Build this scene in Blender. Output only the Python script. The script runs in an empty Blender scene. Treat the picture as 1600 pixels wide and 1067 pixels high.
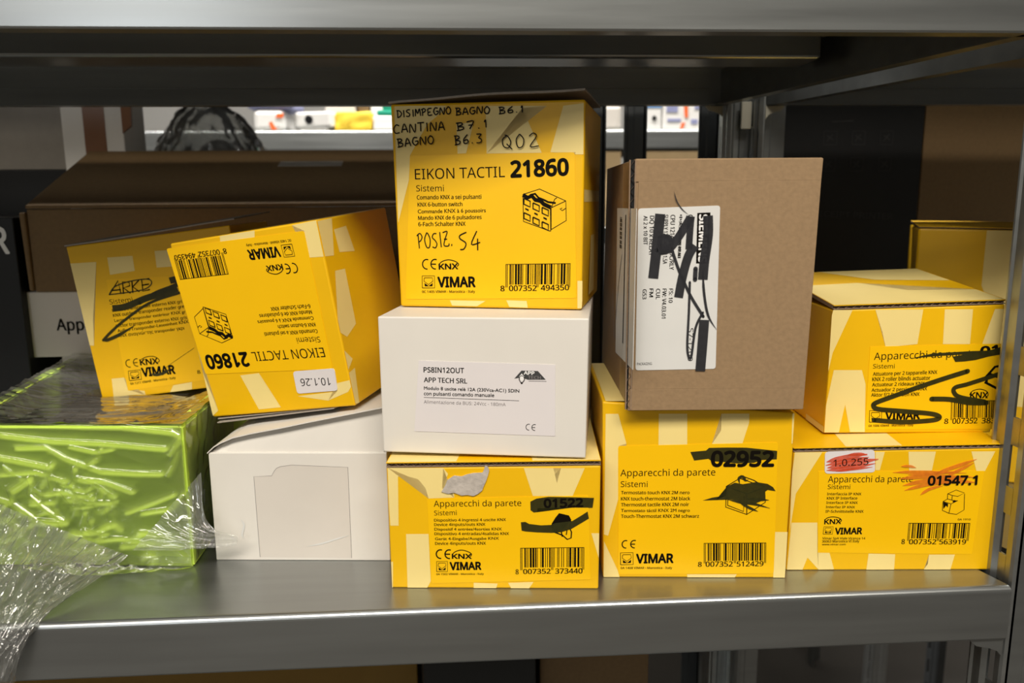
import bpy, bmesh, math, random
from mathutils import Vector, Matrix, noise

# ------------------------------------------------------------------ camera, world, light, exposure
SC = bpy.context.scene
COL = SC.collection
random.seed(7)
MM = 0.001

cam_data = bpy.data.cameras.new('camera')
cam_data.sensor_width = 36.0
cam_data.lens = 27.45
cam_data.clip_start = 0.01
cam_data.dof.use_dof = True
cam_data.dof.focus_distance = 0.45
cam_data.dof.aperture_fstop = 9.0
cam = bpy.data.objects.new('camera', cam_data)
COL.objects.link(cam)
YAW, PITCH, ROLL = math.radians(3.42), math.radians(10.16), math.radians(-0.48)
fwd = Vector((math.sin(YAW) * math.cos(PITCH), math.cos(YAW) * math.cos(PITCH), -math.sin(PITCH)))
rgt = Vector((math.cos(YAW), -math.sin(YAW), 0))
upv = rgt.cross(fwd)
r2 = rgt * math.cos(ROLL) + upv * math.sin(ROLL)
u2 = upv * math.cos(ROLL) - rgt * math.sin(ROLL)
cam.matrix_world = Matrix((
    (r2.x, u2.x, -fwd.x, 0.0), (r2.y, u2.y, -fwd.y, -0.388), (r2.z, u2.z, -fwd.z, 0.2145), (0, 0, 0, 1)))
SC.camera = cam

world = bpy.data.worlds.new('room_air')
SC.world = world
world.use_nodes = True
world.node_tree.nodes['Background'].inputs[0].default_value = (0.9, 0.92, 1.0, 1)
world.node_tree.nodes['Background'].inputs[1].default_value = 0.02

SC.view_settings.view_transform = 'Standard'
SC.view_settings.look = 'None'
SC.view_settings.gamma = 1.0
SC.view_settings.use_curve_mapping = False
SC.view_settings.exposure = 0.0


def lamp(name, loc, target, sx, sy, watt, col):
    d = bpy.data.lights.new(name, 'AREA')
    d.shape = 'RECTANGLE'
    d.size, d.size_y, d.energy, d.color = sx, sy, watt, col
    o = bpy.data.objects.new(name, d)
    COL.objects.link(o)
    o.location = loc
    o.rotation_euler = (Vector(target) - Vector(loc)).to_track_quat('-Z', 'Y').to_euler()
    return o


WARM = (1.0, 0.93, 0.82)
COOL = (0.94, 0.97, 1.0)
lamp('assumed_panel_near', (0.2, -1.12, 1.4), (0.2, -1.12, 0), 1.3, 0.5, 47, WARM)  # unseen ceiling panel, assumed from the light on the box fronts
lamp('assumed_panel_left', (-1.1, -1.4, 1.4), (-1.1, -1.4, 0), 1.3, 0.5, 25, WARM)  # second unseen ceiling panel, likewise assumed; no fixture is modelled
lamp('assumed_aisle_tube', (0.0, 0.80, 1.4), (0.0, 0.86, 0), 1.8, 0.14, 62, (1.0, 0.97, 0.92))  # unseen tube, assumed over the aisle to brighten the far shelf
lamp('assumed_cool_lamp', (-1.25, -2.86, 0.9), (-1.25, 0, 0.9), 0.7, 0.6, 8, COOL)  # assumed unseen window, none modelled; cool lamp added for the upper lip's highlight

# ------------------------------------------------------------------ materials


def srgb(h):
    h = h.lstrip('#')
    out = []
    for i in (0, 2, 4):
        c = int(h[i:i + 2], 16) / 255
        out.append(c / 12.92 if c <= 0.04045 else ((c + 0.055) / 1.055) ** 2.4)
    return (*out, 1)


MATS = {}


def mat(name, hexcol, rough=0.6, metal=0.0, vary=0.06, scale=60, bump=0.0, stretch=None, alpha=1.0, spec=0.4, vary_rough=0.0):
    m = bpy.data.materials.new(name)
    m.use_nodes = True
    nt = m.node_tree
    b = nt.nodes['Principled BSDF']
    b.inputs['Roughness'].default_value = rough
    b.inputs['Metallic'].default_value = metal
    b.inputs['Specular IOR Level'].default_value = spec
    b.inputs['Alpha'].default_value = alpha
    tc = nt.nodes.new('ShaderNodeTexCoord')
    mp = nt.nodes.new('ShaderNodeMapping')
    if stretch:
        mp.inputs['Scale'].default_value = stretch
    nz = nt.nodes.new('ShaderNodeTexNoise')
    nz.inputs['Scale'].default_value = scale
    nz.inputs['Detail'].default_value = 5
    nt.links.new(tc.outputs['Object'], mp.inputs['Vector'])
    nt.links.new(mp.outputs['Vector'], nz.inputs['Vector'])
    c = srgb(hexcol)
    mx = nt.nodes.new('ShaderNodeMix')
    mx.data_type = 'RGBA'
    mx.inputs[6].default_value = tuple(max(0, v * (1 - 2 * vary)) for v in c[:3]) + (1,)
    mx.inputs[7].default_value = tuple(min(1, v * (1 + 2 * vary)) for v in c[:3]) + (1,)
    nt.links.new(nz.outputs['Fac'], mx.inputs['Factor'])
    nt.links.new(mx.outputs[2], b.inputs['Base Color'])
    if vary_rough:
        mr = nt.nodes.new('ShaderNodeMapRange')
        mr.inputs['To Min'].default_value = max(0.05, rough - vary_rough)
        mr.inputs['To Max'].default_value = rough + vary_rough
        nt.links.new(nz.outputs['Fac'], mr.inputs['Value'])
        nt.links.new(mr.outputs['Result'], b.inputs['Roughness'])
    if bump:
        bp = nt.nodes.new('ShaderNodeBump')
        bp.inputs['Strength'].default_value = bump
        bp.inputs['Distance'].default_value = 0.001
        nt.links.new(nz.outputs['Fac'], bp.inputs['Height'])
        nt.links.new(bp.outputs['Normal'], b.inputs['Normal'])
    MATS[name] = m
    return m


mat('yellow_card', '#E8B400', 0.45, vary=0.03, scale=30, bump=0.05)
mat('cream_print', '#EBD489', 0.45, vary=0.03, scale=30, bump=0.05)
mat('yellow_label', '#F2BD00', 0.38, vary=0.02, scale=20)
mat('white_card', '#D9D4CC', 0.5, vary=0.03, scale=25, bump=0.04)
mat('white_label', '#DAD4D4', 0.4, vary=0.02, scale=30)
mat('grey_white_card', '#CFC8BF', 0.5, vary=0.03, scale=25)
mat('glossy_paper', '#D4D3D0', 0.25, vary=0.03, scale=40)
mat('kraft_card', '#8F7556', 0.75, vary=0.09, scale=420, bump=0.12)
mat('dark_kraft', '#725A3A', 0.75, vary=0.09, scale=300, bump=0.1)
mat('kraft_edge', '#8B7560', 0.85, vary=0.15, scale=500, bump=0.2)
mat('grey_board', '#9C9389', 0.85, vary=0.12, scale=400, bump=0.2)
mat('torn_paper', '#B6ADA4', 0.9, vary=0.18, scale=300, bump=0.6)
mat('black_ink', '#100C07', 0.6, vary=0.0, spec=0.08)
mat('grey_ink', '#7A7474', 0.5, vary=0.0)
mat('white_ink', '#E8E6E4', 0.5, vary=0.0)
mat('pen_ink', '#120D0C', 0.5, vary=0.0, spec=0.1)
mat('black_marker', '#2E2E10', 0.35, vary=0.25, scale=260, alpha=0.9)
mat('grey_marker', '#2A2A2E', 0.3, vary=0.2, scale=260, alpha=0.9)
mat('red_crayon', '#D64A22', 0.7, vary=0.2, scale=400, alpha=0.72)
mat('orange_crayon', '#EE7A12', 0.7, vary=0.2, scale=400, alpha=0.7)
mat('zinc_steel', '#9C9F9F', 0.32, 0.9, vary=0.08, scale=26, bump=0.04, stretch=(0.25, 4, 4), vary_rough=0.08)
mat('dark_steel', '#55585A', 0.4, 0.6, vary=0.08, scale=30)
mat('pale_plastic', '#A9A698', 0.5, vary=0.03)
mat('lime_plastic', '#D8F364', 0.4, vary=0.04, scale=15)
mat('brown_grey_filling', '#6B6258', 0.8, vary=0.2, scale=60, bump=0.3)
mat('black_card', '#0E0E0E', 0.5, vary=0.1)
mat('dim_print', '#2A2A2A', 0.7, vary=0.2)
mat('charcoal_print', '#3A3A3A', 0.6, vary=0.0)
mat('black_plastic', '#15161A', 0.3, vary=0.2, scale=40)
mat('brown_tape', '#7A5236', 0.3, vary=0.05)
mat('clear_tape', '#B58F5A', 0.12, vary=0.04, alpha=0.35)
mat('beige_card', '#A39B90', 0.7, vary=0.05, scale=80)
mat('teal_plastic', '#0E8F73', 0.4, vary=0.05)
mat('bright_white', '#E6E4E0', 0.45, vary=0.03)
mat('lemon_pack', '#E9C53A', 0.5, vary=0.06)
mat('blue_print', '#3C8FD6', 0.5, vary=0.03)
mat('lilac_print', '#8E92B8', 0.5, vary=0.1, scale=120)
mat('orange_print', '#EE6A2A', 0.5, vary=0.03)
mat('tan_card', '#D6B98C', 0.7, vary=0.06)
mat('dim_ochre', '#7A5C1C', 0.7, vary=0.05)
mat('wall_paint', '#908E8A', 0.9, vary=0.02, scale=5)
mat('ceiling_paint', '#A8A49C', 0.9, vary=0.02, scale=5)
mat('concrete_floor', '#55514C', 0.7, vary=0.1, scale=8, bump=0.1)


def film_material(name, haze, base):
    m = bpy.data.materials.new(name)
    m.use_nodes = True
    nt = m.node_tree
    nt.nodes.clear()
    out = nt.nodes.new('ShaderNodeOutputMaterial')
    tr = nt.nodes.new('ShaderNodeBsdfTransparent')
    tr.inputs[0].default_value = (0.96, 0.97, 0.95, 1)
    gl = nt.nodes.new('ShaderNodeBsdfGlossy')
    gl.inputs['Roughness'].default_value = 0.10
    df = nt.nodes.new('ShaderNodeBsdfDiffuse')
    df.inputs[0].default_value = (0.75, 0.75, 0.72, 1)
    tc = nt.nodes.new('ShaderNodeTexCoord')
    nz = nt.nodes.new('ShaderNodeTexNoise')
    nz.inputs['Scale'].default_value = 35
    nz.inputs['Detail'].default_value = 4
    nz.inputs['Distortion'].default_value = 1.5
    bp = nt.nodes.new('ShaderNodeBump')
    bp.inputs['Strength'].default_value = 0.10
    bp.inputs['Distance'].default_value = 0.004
    fr = nt.nodes.new('ShaderNodeFresnel')
    fr.inputs['IOR'].default_value = 1.5
    ml = nt.nodes.new('ShaderNodeMath')
    ml.operation = 'MULTIPLY_ADD'
    ml.use_clamp = True
    ml.inputs[1].default_value = 2.0
    ml.inputs[2].default_value = base
    m1 = nt.nodes.new('ShaderNodeMixShader')
    m2 = nt.nodes.new('ShaderNodeMixShader')
    m1.inputs[0].default_value = haze
    L = nt.links.new
    L(tc.outputs['Object'], nz.inputs['Vector'])
    L(nz.outputs['Fac'], bp.inputs['Height'])
    L(bp.outputs['Normal'], gl.inputs['Normal'])
    L(fr.outputs[0], ml.inputs[0])
    L(tr.outputs[0], m1.inputs[1])
    tl = nt.nodes.new('ShaderNodeBsdfTranslucent')
    tl.inputs[0].default_value = (0.8, 0.8, 0.78, 1)
    m0 = nt.nodes.new('ShaderNodeMixShader')
    m0.inputs[0].default_value = 0.45
    L(df.outputs[0], m0.inputs[1])
    L(tl.outputs[0], m0.inputs[2])
    L(m0.outputs[0], m1.inputs[2])
    L(ml.outputs[0], m2.inputs[0])
    L(m1.outputs[0], m2.inputs[1])
    L(gl.outputs[0], m2.inputs[2])
    L(m2.outputs[0], out.inputs['Surface'])
    MATS[name] = m


film_material('stretch_film', 0.05, 0.0)
film_material('bunched_film', 0.2, 0.06)
film_material('shiny_wrap', 0.45, 0.05)

# ------------------------------------------------------------------ helpers


def link(name, bm, mats, parent=None, smooth=False):
    me = bpy.data.meshes.new(name)
    bmesh.ops.recalc_face_normals(bm, faces=bm.faces) if not smooth == 'keep' else None
    bm.to_mesh(me)
    bm.free()
    for m in ([mats] if isinstance(mats, str) else mats):
        me.materials.append(MATS[m])
    if smooth:
        for p in me.polygons:
            p.use_smooth = True
    o = bpy.data.objects.new(name, me)
    COL.objects.link(o)
    if parent:
        o.parent = parent
    return o


def tag(o, label=None, cat=None, group=None, kind=None):
    for k, v in (('label', label), ('category', cat), ('group', group), ('kind', kind)):
        if v:
            o[k] = v
    return o


def thing(name, label, cat, loc=(0, 0, 0), rot=(0, 0, 0), group=None):
    o = bpy.data.objects.new(name, None)
    o.empty_display_size = 0.02
    COL.objects.link(o)
    o.location = loc
    o.rotation_euler = rot
    return tag(o, label, cat, group)


def add_box(bm, x0, x1, y0, y1, z0, z1, bev=0.0, seg=2, mi=0):
    vs = [bm.verts.new(p) for p in ((x0, y0, z0), (x1, y0, z0), (x1, y1, z0), (x0, y1, z0),
                                    (x0, y0, z1), (x1, y0, z1), (x1, y1, z1), (x0, y1, z1))]
    return hexa(bm, vs, bev, seg, mi)


def hexa(bm, vs, bev=0.0, seg=2, mi=0):
    if not isinstance(vs[0], bmesh.types.BMVert):
        vs = [bm.verts.new(p) for p in vs]
    fs = [bm.faces.new([vs[i] for i in q]) for q in ((3, 2, 1, 0), (4, 5, 6, 7), (0, 1, 5, 4), (1, 2, 6, 5), (2, 3, 7, 6), (3, 0, 4, 7))]
    for f in fs:
        f.material_index = mi
    if bev > 0:
        es = list({e for f in fs for e in f.edges})
        r = bmesh.ops.bevel(bm, geom=es, offset=bev, segments=seg, affect='EDGES', profile=0.5)
        for f in r['faces']:
            f.material_index = mi
    return fs


def extrude_profile(bm, pts, fn0, fn1, mi=0):
    """closed section pts swept from fn0(p) to fn1(p)"""
    a = [bm.verts.new(fn0(p)) for p in pts]
    b = [bm.verts.new(fn1(p)) for p in pts]
    n = len(pts)
    for i in range(n):
        f = bm.faces.new((a[i], a[(i + 1) % n], b[(i + 1) % n], b[i]))
        f.material_index = mi
    for loop in (a[::-1], b):
        f = bm.faces.new(loop)
        f.material_index = mi


def pairs(l):
    return [(l[i], l[i + 1]) for i in range(0, len(l), 2)]


def clip(poly, x0, x1, y0, y1):
    def cut(ps, inside, cross):
        out = []
        for i, p in enumerate(ps):
            q = ps[i - 1]
            if inside(p):
                if not inside(q):
                    out.append(cross(q, p))
                out.append(p)
            elif inside(q):
                out.append(cross(q, p))
        return out

    def at(q, p, ax, v):
        t = (v - q[ax]) / (p[ax] - q[ax])
        return (q[0] + t * (p[0] - q[0]), q[1] + t * (p[1] - q[1]))
    for ax, v, s in ((0, x0, 1), (0, x1, -1), (1, y0, 1), (1, y1, -1)):
        if not poly:
            return poly
        poly = cut(poly, lambda p: (p[ax] - v) * s >= 0, lambda q, p: at(q, p, ax, v))
    return poly


def smooth_line(pts, n=6):
    if len(pts) < 3:
        return pts
    out = []
    P = [pts[0]] + list(pts) + [pts[-1]]
    for i in range(1, len(P) - 2):
        for k in range(n):
            t = k / n
            r = []
            for a in (0, 1):
                p0, p1, p2, p3 = P[i - 1][a], P[i][a], P[i + 1][a], P[i + 2][a]
                r.append(0.5 * (2 * p1 + (p2 - p0) * t + (2 * p0 - 5 * p1 + 4 * p2 - p3) * t * t + (3 * p1 - p0 - 3 * p2 + p3) * t ** 3))
            out.append(tuple(r))
    out.append(tuple(pts[-1]))
    return out


TEXT_CACHE = {}
try:
    SANS = bpy.data.fonts.load(bpy.utils.system_resource('DATAFILES', path='fonts') + '/NotoSansMath-Regular.woff2')
    CJK = bpy.data.fonts.load(bpy.utils.system_resource('DATAFILES', path='fonts') + '/Noto Sans CJK Regular.woff2')
except Exception:
    SANS = CJK = None


def glyphs(s, bold):
    key = (s, bold)
    if key not in TEXT_CACHE:
        cu = bpy.data.curves.new('text_tmp', 'FONT')
        cu.body = s
        if SANS and ord(s[0]) > 0x2E80:
            cu.font = CJK
        elif SANS and s.isascii():
            cu.font = SANS
        cu.resolution_u = 3
        cu.offset = bold
        ob = bpy.data.objects.new('text_tmp', cu)
        COL.objects.link(ob)
        dg = bpy.context.evaluated_depsgraph_get()
        me = ob.evaluated_get(dg).to_mesh()
        vs = [(v.co.x, v.co.y) for v in me.vertices]
        fs = [tuple(p.vertices) for p in me.polygons]
        ob.evaluated_get(dg).to_mesh_clear()
        bpy.data.objects.remove(ob)
        bpy.data.curves.remove(cu)
        TEXT_CACHE[key] = (vs, fs)
    return TEXT_CACHE[key]


def cap_height(s):
    v, _ = glyphs('H' if s.isascii() or ord(s[0]) > 0x2E80 else 'H\u00b7', 0.0)
    return max(p[1] for p in v)


EAN_L = ('0001101', '0011001', '0010011', '0111101', '0100011', '0110001', '0101111', '0111011', '0110111', '0001011')
EAN_P = ('LLLLLL', 'LLGLGG', 'LLGGLG', 'LLGGGL', 'LGLLGG', 'LGGLLG', 'LGGGLL', 'LGLGLG', 'LGLGGL', 'LGGLGL')

HAND = {
    'D': [[(0.12, 1), (0.12, 0)], [(0, 0.98), (0.4, 0.9), (0.62, 0.5), (0.4, 0.1), (0.05, 0)]],
    'I': [[(0.3, 1), (0.33, 0)]],
    'S': [[(0.55, 0.95), (0.25, 0.95), (0.08, 0.72), (0.35, 0.5), (0.5, 0.25), (0.3, 0.02), (0, 0.1)]],
    'M': [[(0, 0), (0.08, 1), (0.3, 0.35), (0.55, 1), (0.66, 0)]],
    'P': [[(0.15, 0.9), (0.15, 0)], [(0, 0.85), (0.35, 1), (0.55, 0.75), (0.35, 0.5), (0.15, 0.45)]],
    'E': [[(0.55, 1), (0.1, 0.95), (0.08, 0.5), (0.4, 0.52)], [(0.08, 0.5), (0.1, 0.05), (0.6, 0.08)]],
    'N': [[(0, 0), (0.1, 1), (0.5, 0.02), (0.62, 1)]],
    'O': [[(0.3, 1), (0.03, 0.6), (0.15, 0.08), (0.45, 0.05), (0.6, 0.55), (0.42, 0.95), (0.25, 1)]],
    'B': [[(0.12, 1), (0.15, 0)], [(0, 1), (0.4, 0.98), (0.5, 0.75), (0.18, 0.52), (0.55, 0.4), (0.5, 0.1), (0.02, 0)]],
    'A': [[(0, 0), (0.3, 1), (0.6, 0)], [(0.1, 0.35), (0.55, 0.38)]],
    'G': [[(0.55, 0.9), (0.2, 0.95), (0.02, 0.45), (0.25, 0.02), (0.55, 0.2), (0.58, 0.5)], [(0.3, 0.48), (0.62, 0.5)]],
    'C': [[(0.6, 0.85), (0.3, 1), (0.02, 0.5), (0.2, 0.05), (0.6, 0.1)]],
    'T': [[(0, 0.98), (0.65, 1)], [(0.32, 1), (0.3, 0)]],
    'Q': [[(0.35, 0.95), (0.05, 0.7), (0.08, 0.2), (0.4, 0.05), (0.58, 0.45), (0.4, 0.9), (0.2, 1)], [(0.3, 0.35), (0.65, -0.08)]],
    'Z': [[(0.02, 0.95), (0.5, 1), (0.2, 0.5), (0.05, 0.1), (0.5, 0.05), (0.58, 0.2)], [(0.1, 0.52), (0.42, 0.5)]],
    '0': [[(0.3, 1), (0.05, 0.6), (0.15, 0.05), (0.45, 0.1), (0.55, 0.6), (0.3, 1)]],
    '1': [[(0.1, 0.7), (0.35, 1), (0.33, 0)]],
    '2': [[(0.02, 0.8), (0.3, 1), (0.5, 0.75), (0.05, 0.05), (0.62, 0.05)]],
    '3': [[(0.05, 1), (0.5, 0.95), (0.25, 0.58), (0.5, 0.4), (0.4, 0.05), (0, 0.05)]],
    '4': [[(0.5, 1.05), (0.02, 0.3), (0.66, 0.36)], [(0.5, 0.6), (0.42, -0.1)]],
    '5': [[(0.6, 1), (0.12, 0.85), (0.1, 0.65), (0.48, 0.35), (0.3, 0.02), (0.02, 0)]],
    '6': [[(0.5, 1), (0.1, 0.5), (0.15, 0.05), (0.5, 0.12), (0.45, 0.45), (0.12, 0.35)]],
    '7': [[(0, 0.95), (0.55, 1), (0.2, 0)], [(0.12, 0.5), (0.5, 0.52)]],
    '.': [[(0.1, 0.0), (0.16, 0.05), (0.2, 0.12)]],
}


class Print:
    """flat printed shapes gathered on one face of a carton, in mm; off = distance in front of the face"""

    def __init__(self, plane='front', off=0.35, W=0, H=0, aff=None):
        self.bm = bmesh.new()
        self.plane, self.off, self.W, self.H, self.aff = plane, off, W, H, aff

    def pt(self, u, v, off=None):
        if self.aff:
            a, b, c, d, e, f = self.aff
            u, v = a * u + b * v + c, d * u + e * v + f
        o = self.off if off is None else off
        if self.plane == 'front':
            p = (u, -o, v)
        elif self.plane == 'right':
            p = (self.W + o, u, v)
        elif self.plane == 'left':
            p = (-o, u, v)
        else:
            p = (u, v, self.H + o)
        return Vector(p) * MM

    def face(self, pts, mi=0):
        vs = [self.bm.verts.new(self.pt(*p)) for p in pts]
        try:
            f = self.bm.faces.new(vs)
            f.material_index = mi
        except ValueError:
            return

    def poly(self, l, mi=0):
        ps = pairs(l) if not isinstance(l[0], tuple) else l
        vs = [self.bm.verts.new(self.pt(*p)) for p in ps]
        f = self.bm.faces.new(vs)
        f.material_index = mi
        bmesh.ops.triangulate(self.bm, faces=[f])
        return self

    def plate(self, l, thick=0.2, r=0.0, mi=0):
        """a thin sticker with its own edge"""
        ps = pairs(l)
        if r:
            out = []
            n = len(ps)
            for i, p in enumerate(ps):
                a, b = Vector(ps[i - 1]), Vector(ps[(i + 1) % n])
                p = Vector(p)
                d0, d1 = (a - p).normalized() * r, (b - p).normalized() * r
                for t in (0, 0.25, 0.5, 0.75, 1):
                    q = p + d0 * (1 - t) ** 2 + d1 * t ** 2
                    out.append((q.x, q.y))
            ps = out
        lo = [self.bm.verts.new(self.pt(p[0], p[1], 0.02)) for p in ps]
        hi = [self.bm.verts.new(self.pt(p[0], p[1])) for p in ps]
        n = len(ps)
        f = self.bm.faces.new(hi)
        f.material_index = mi
        for i in range(n):
            self.bm.faces.new((lo[i], lo[(i + 1) % n], hi[(i + 1) % n], hi[i])).material_index = mi
        bmesh.ops.triangulate(self.bm, faces=[f])
        return self

    def ribbon(self, pts, w, taper=False, n=5, sharp=False):
        ps = list(pts) if sharp else smooth_line(pts, n)
        ps = [Vector(p) for p in ps]
        L = len(ps)
        if L < 2:
            return self
        rows = []
        for i in range(L):
            d = (ps[min(i + 1, L - 1)] - ps[max(i - 1, 0)])
            if d.length < 1e-6:
                d = Vector((1, 0))
            d.normalize()
            nrm = Vector((-d.y, d.x))
            ww = w * 0.5
            if taper:
                t = i / (L - 1)
                ww *= max(0.12, min(1, t / 0.25) * min(1, (1 - t) / 0.35))
            rows.append((ps[i] + nrm * ww, ps[i] - nrm * ww))
        va = [(self.bm.verts.new(self.pt(*a)), self.bm.verts.new(self.pt(*b))) for a, b in rows]
        for i in range(L - 1):
            self.bm.faces.new((va[i][0], va[i][1], va[i + 1][1], va[i + 1][0]))
        if not taper and not sharp and 0.9 < w < 3.2:
            for c in (ps[0], ps[-1]):
                self.face([c + Vector((math.cos(q * math.pi / 5), math.sin(q * math.pi / 5))) * w * 0.5 for q in range(10)])
        self.off += 0.012
        return self

    def line(self, l, w, taper=False, sharp=False):
        return self.ribbon(pairs(l), w, taper, sharp=sharp)

    def text(self, s, l, bold=0.0):
        x0, y0, x1, y1, xt, yt = l
        vs, fs = glyphs(s, 0.0)
        a, b = min(v[0] for v in vs), max(v[0] for v in vs)
        ch = cap_height(s)
        e = Vector((x1 - x0, y1 - y0))
        n = Vector((-e.y, e.x)).normalized()
        hgt = Vector((xt - x0, yt - y0)).dot(n)
        e /= (b - a)
        # heavier type: the strokes are thickened by laying shifted copies over one another
        k = bold * 0.62
        shifts = [(0, 0)] if not bold else [(0.016, 0), (-0.016, 0), (0, 0.012)] if bold < 0.015 else [(k * math.cos(q * math.pi / 4), k * math.sin(q * math.pi / 4)) for q in range(8)]
        for sx, sy in shifts:
            self.off += 0.008
            bv = [self.bm.verts.new(self.pt(x0 + e.x * (v[0] + sx - a) + n.x * hgt * (v[1] + sy) / ch, y0 + e.y * (v[0] + sx - a) + n.y * hgt * (v[1] + sy) / ch)) for v in vs]
            for f in fs:
                try:
                    self.bm.faces.new([bv[i] for i in f])
                except ValueError:
                    pass
        self.off -= 0.008 * len(shifts)
        return self

    def hand(self, s, l, w=0.45, gap=0.25):
        x0, y0, x1, y1, xt, yt = l
        e = Vector((x1 - x0, y1 - y0))
        n = Vector((-e.y, e.x)).normalized()
        h = Vector((xt - x0, yt - y0)).dot(n)
        adv = [0.3 if c in '.I1' else 0.55 if c == ' ' else 0.66 for c in s]
        tot = sum(adv) + gap * (len(s) - 1)
        x = 0
        for c, a in zip(s, adv):
            j = random.uniform(-0.05, 0.05)
            for st in HAND.get(c, []):
                pts = []
                for q in st:
                    f = (x + q[0] * a / 0.62 * 0.95) / tot
                    hh = (q[1] + j) * h
                    pts.append((x0 + e.x * f + n.x * hh, y0 + e.y * f + n.y * hh))
                self.ribbon(pts, w, n=4)
            x += a + gap
        return self

    def barcode(self, code, l, guard=1.0):
        """l = bottom-left, bottom-right, top-left of the bars"""
        x0, y0, x1, y1, xt, yt = l
        bits = '101'
        for c, p in zip(code[1:7], EAN_P[int(code[0])]):
            b = EAN_L[int(c)]
            bits += b if p == 'L' else ''.join('1' if q == '0' else '0' for q in b)[::-1]
        bits += '01010'
        for c in code[7:]:
            bits += ''.join('1' if q == '0' else '0' for q in EAN_L[int(c)])
        bits += '101'
        e, t = Vector((x1 - x0, y1 - y0)), Vector((xt - x0, yt - y0))
        o = Vector((x0, y0))
        n = len(bits)
        i = 0
        while i < n:
            if bits[i] == '1':
                k = i
                while k < n and bits[k] == '1':
                    k += 1
                lo = Vector((0, 0)) if not (i < 3 or i > n - 4 or 44 < i < 50) else -t.normalized() * guard
                a, b = o + e * (i / n), o + e * (k / n)
                self.face([a + lo, b + lo, b + t, a + t])
                i = k
            else:
                i += 1
        th = t.normalized() * 0.35
        self.face([o + t, o + e + t, o + e + t + th, o + t + th])
        return self

    def ce(self, c1, c2, rad, w):
        """the two round letters of the conformity mark; rad as x, y point on the top of the first"""
        for k, c in enumerate((c1, c2)):
            r = rad
            arc = [(c[0] + r * math.cos(math.radians(a)) * 0.92 + r * 0.25, c[1] + r * math.sin(math.radians(a))) for a in range(68, 293, 15)]
            self.ribbon(arc, w, sharp=True)
            if k:
                self.ribbon([(c[0] - r * 0.7, c[1]), (c[0] + r * 0.42, c[1])], w, sharp=True)
        return self

    def emblem(self, l):
        """square frame holding a shield outline above a dark wedge; l = bottom-left, bottom-right, top-left"""
        o = Vector(l[0:2])
        e, t = Vector(l[2:4]) - o, Vector(l[4:6]) - o

        def m(*ps):
            return [tuple(o + e * a + t * b) for a, b in ps]
        w = e.length
        self.ribbon(m((0, 0), (1, 0), (1, 1), (0, 1), (0, 0)), w * 0.055, sharp=True)
        self.ribbon(m((0.18, 0.84), (0.82, 0.84), (0.86, 0.56), (0.5, 0.28), (0.14, 0.56), (0.18, 0.84)), w * 0.05, sharp=True)
        self.poly(m((0.2, 0.14), (0.82, 0.14), (0.85, 0.42), (0.52, 0.16), (0.18, 0.42)))
        return self

    def knx(self, l, arc, w):
        self.text('KNX', l, 0.035)
        self.line(arc, w)
        return self

    def build(self, name, mats, parent, label=None):
        o = link(name, self.bm, mats, parent)
        if label:
            o['label'] = label
        return o


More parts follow.
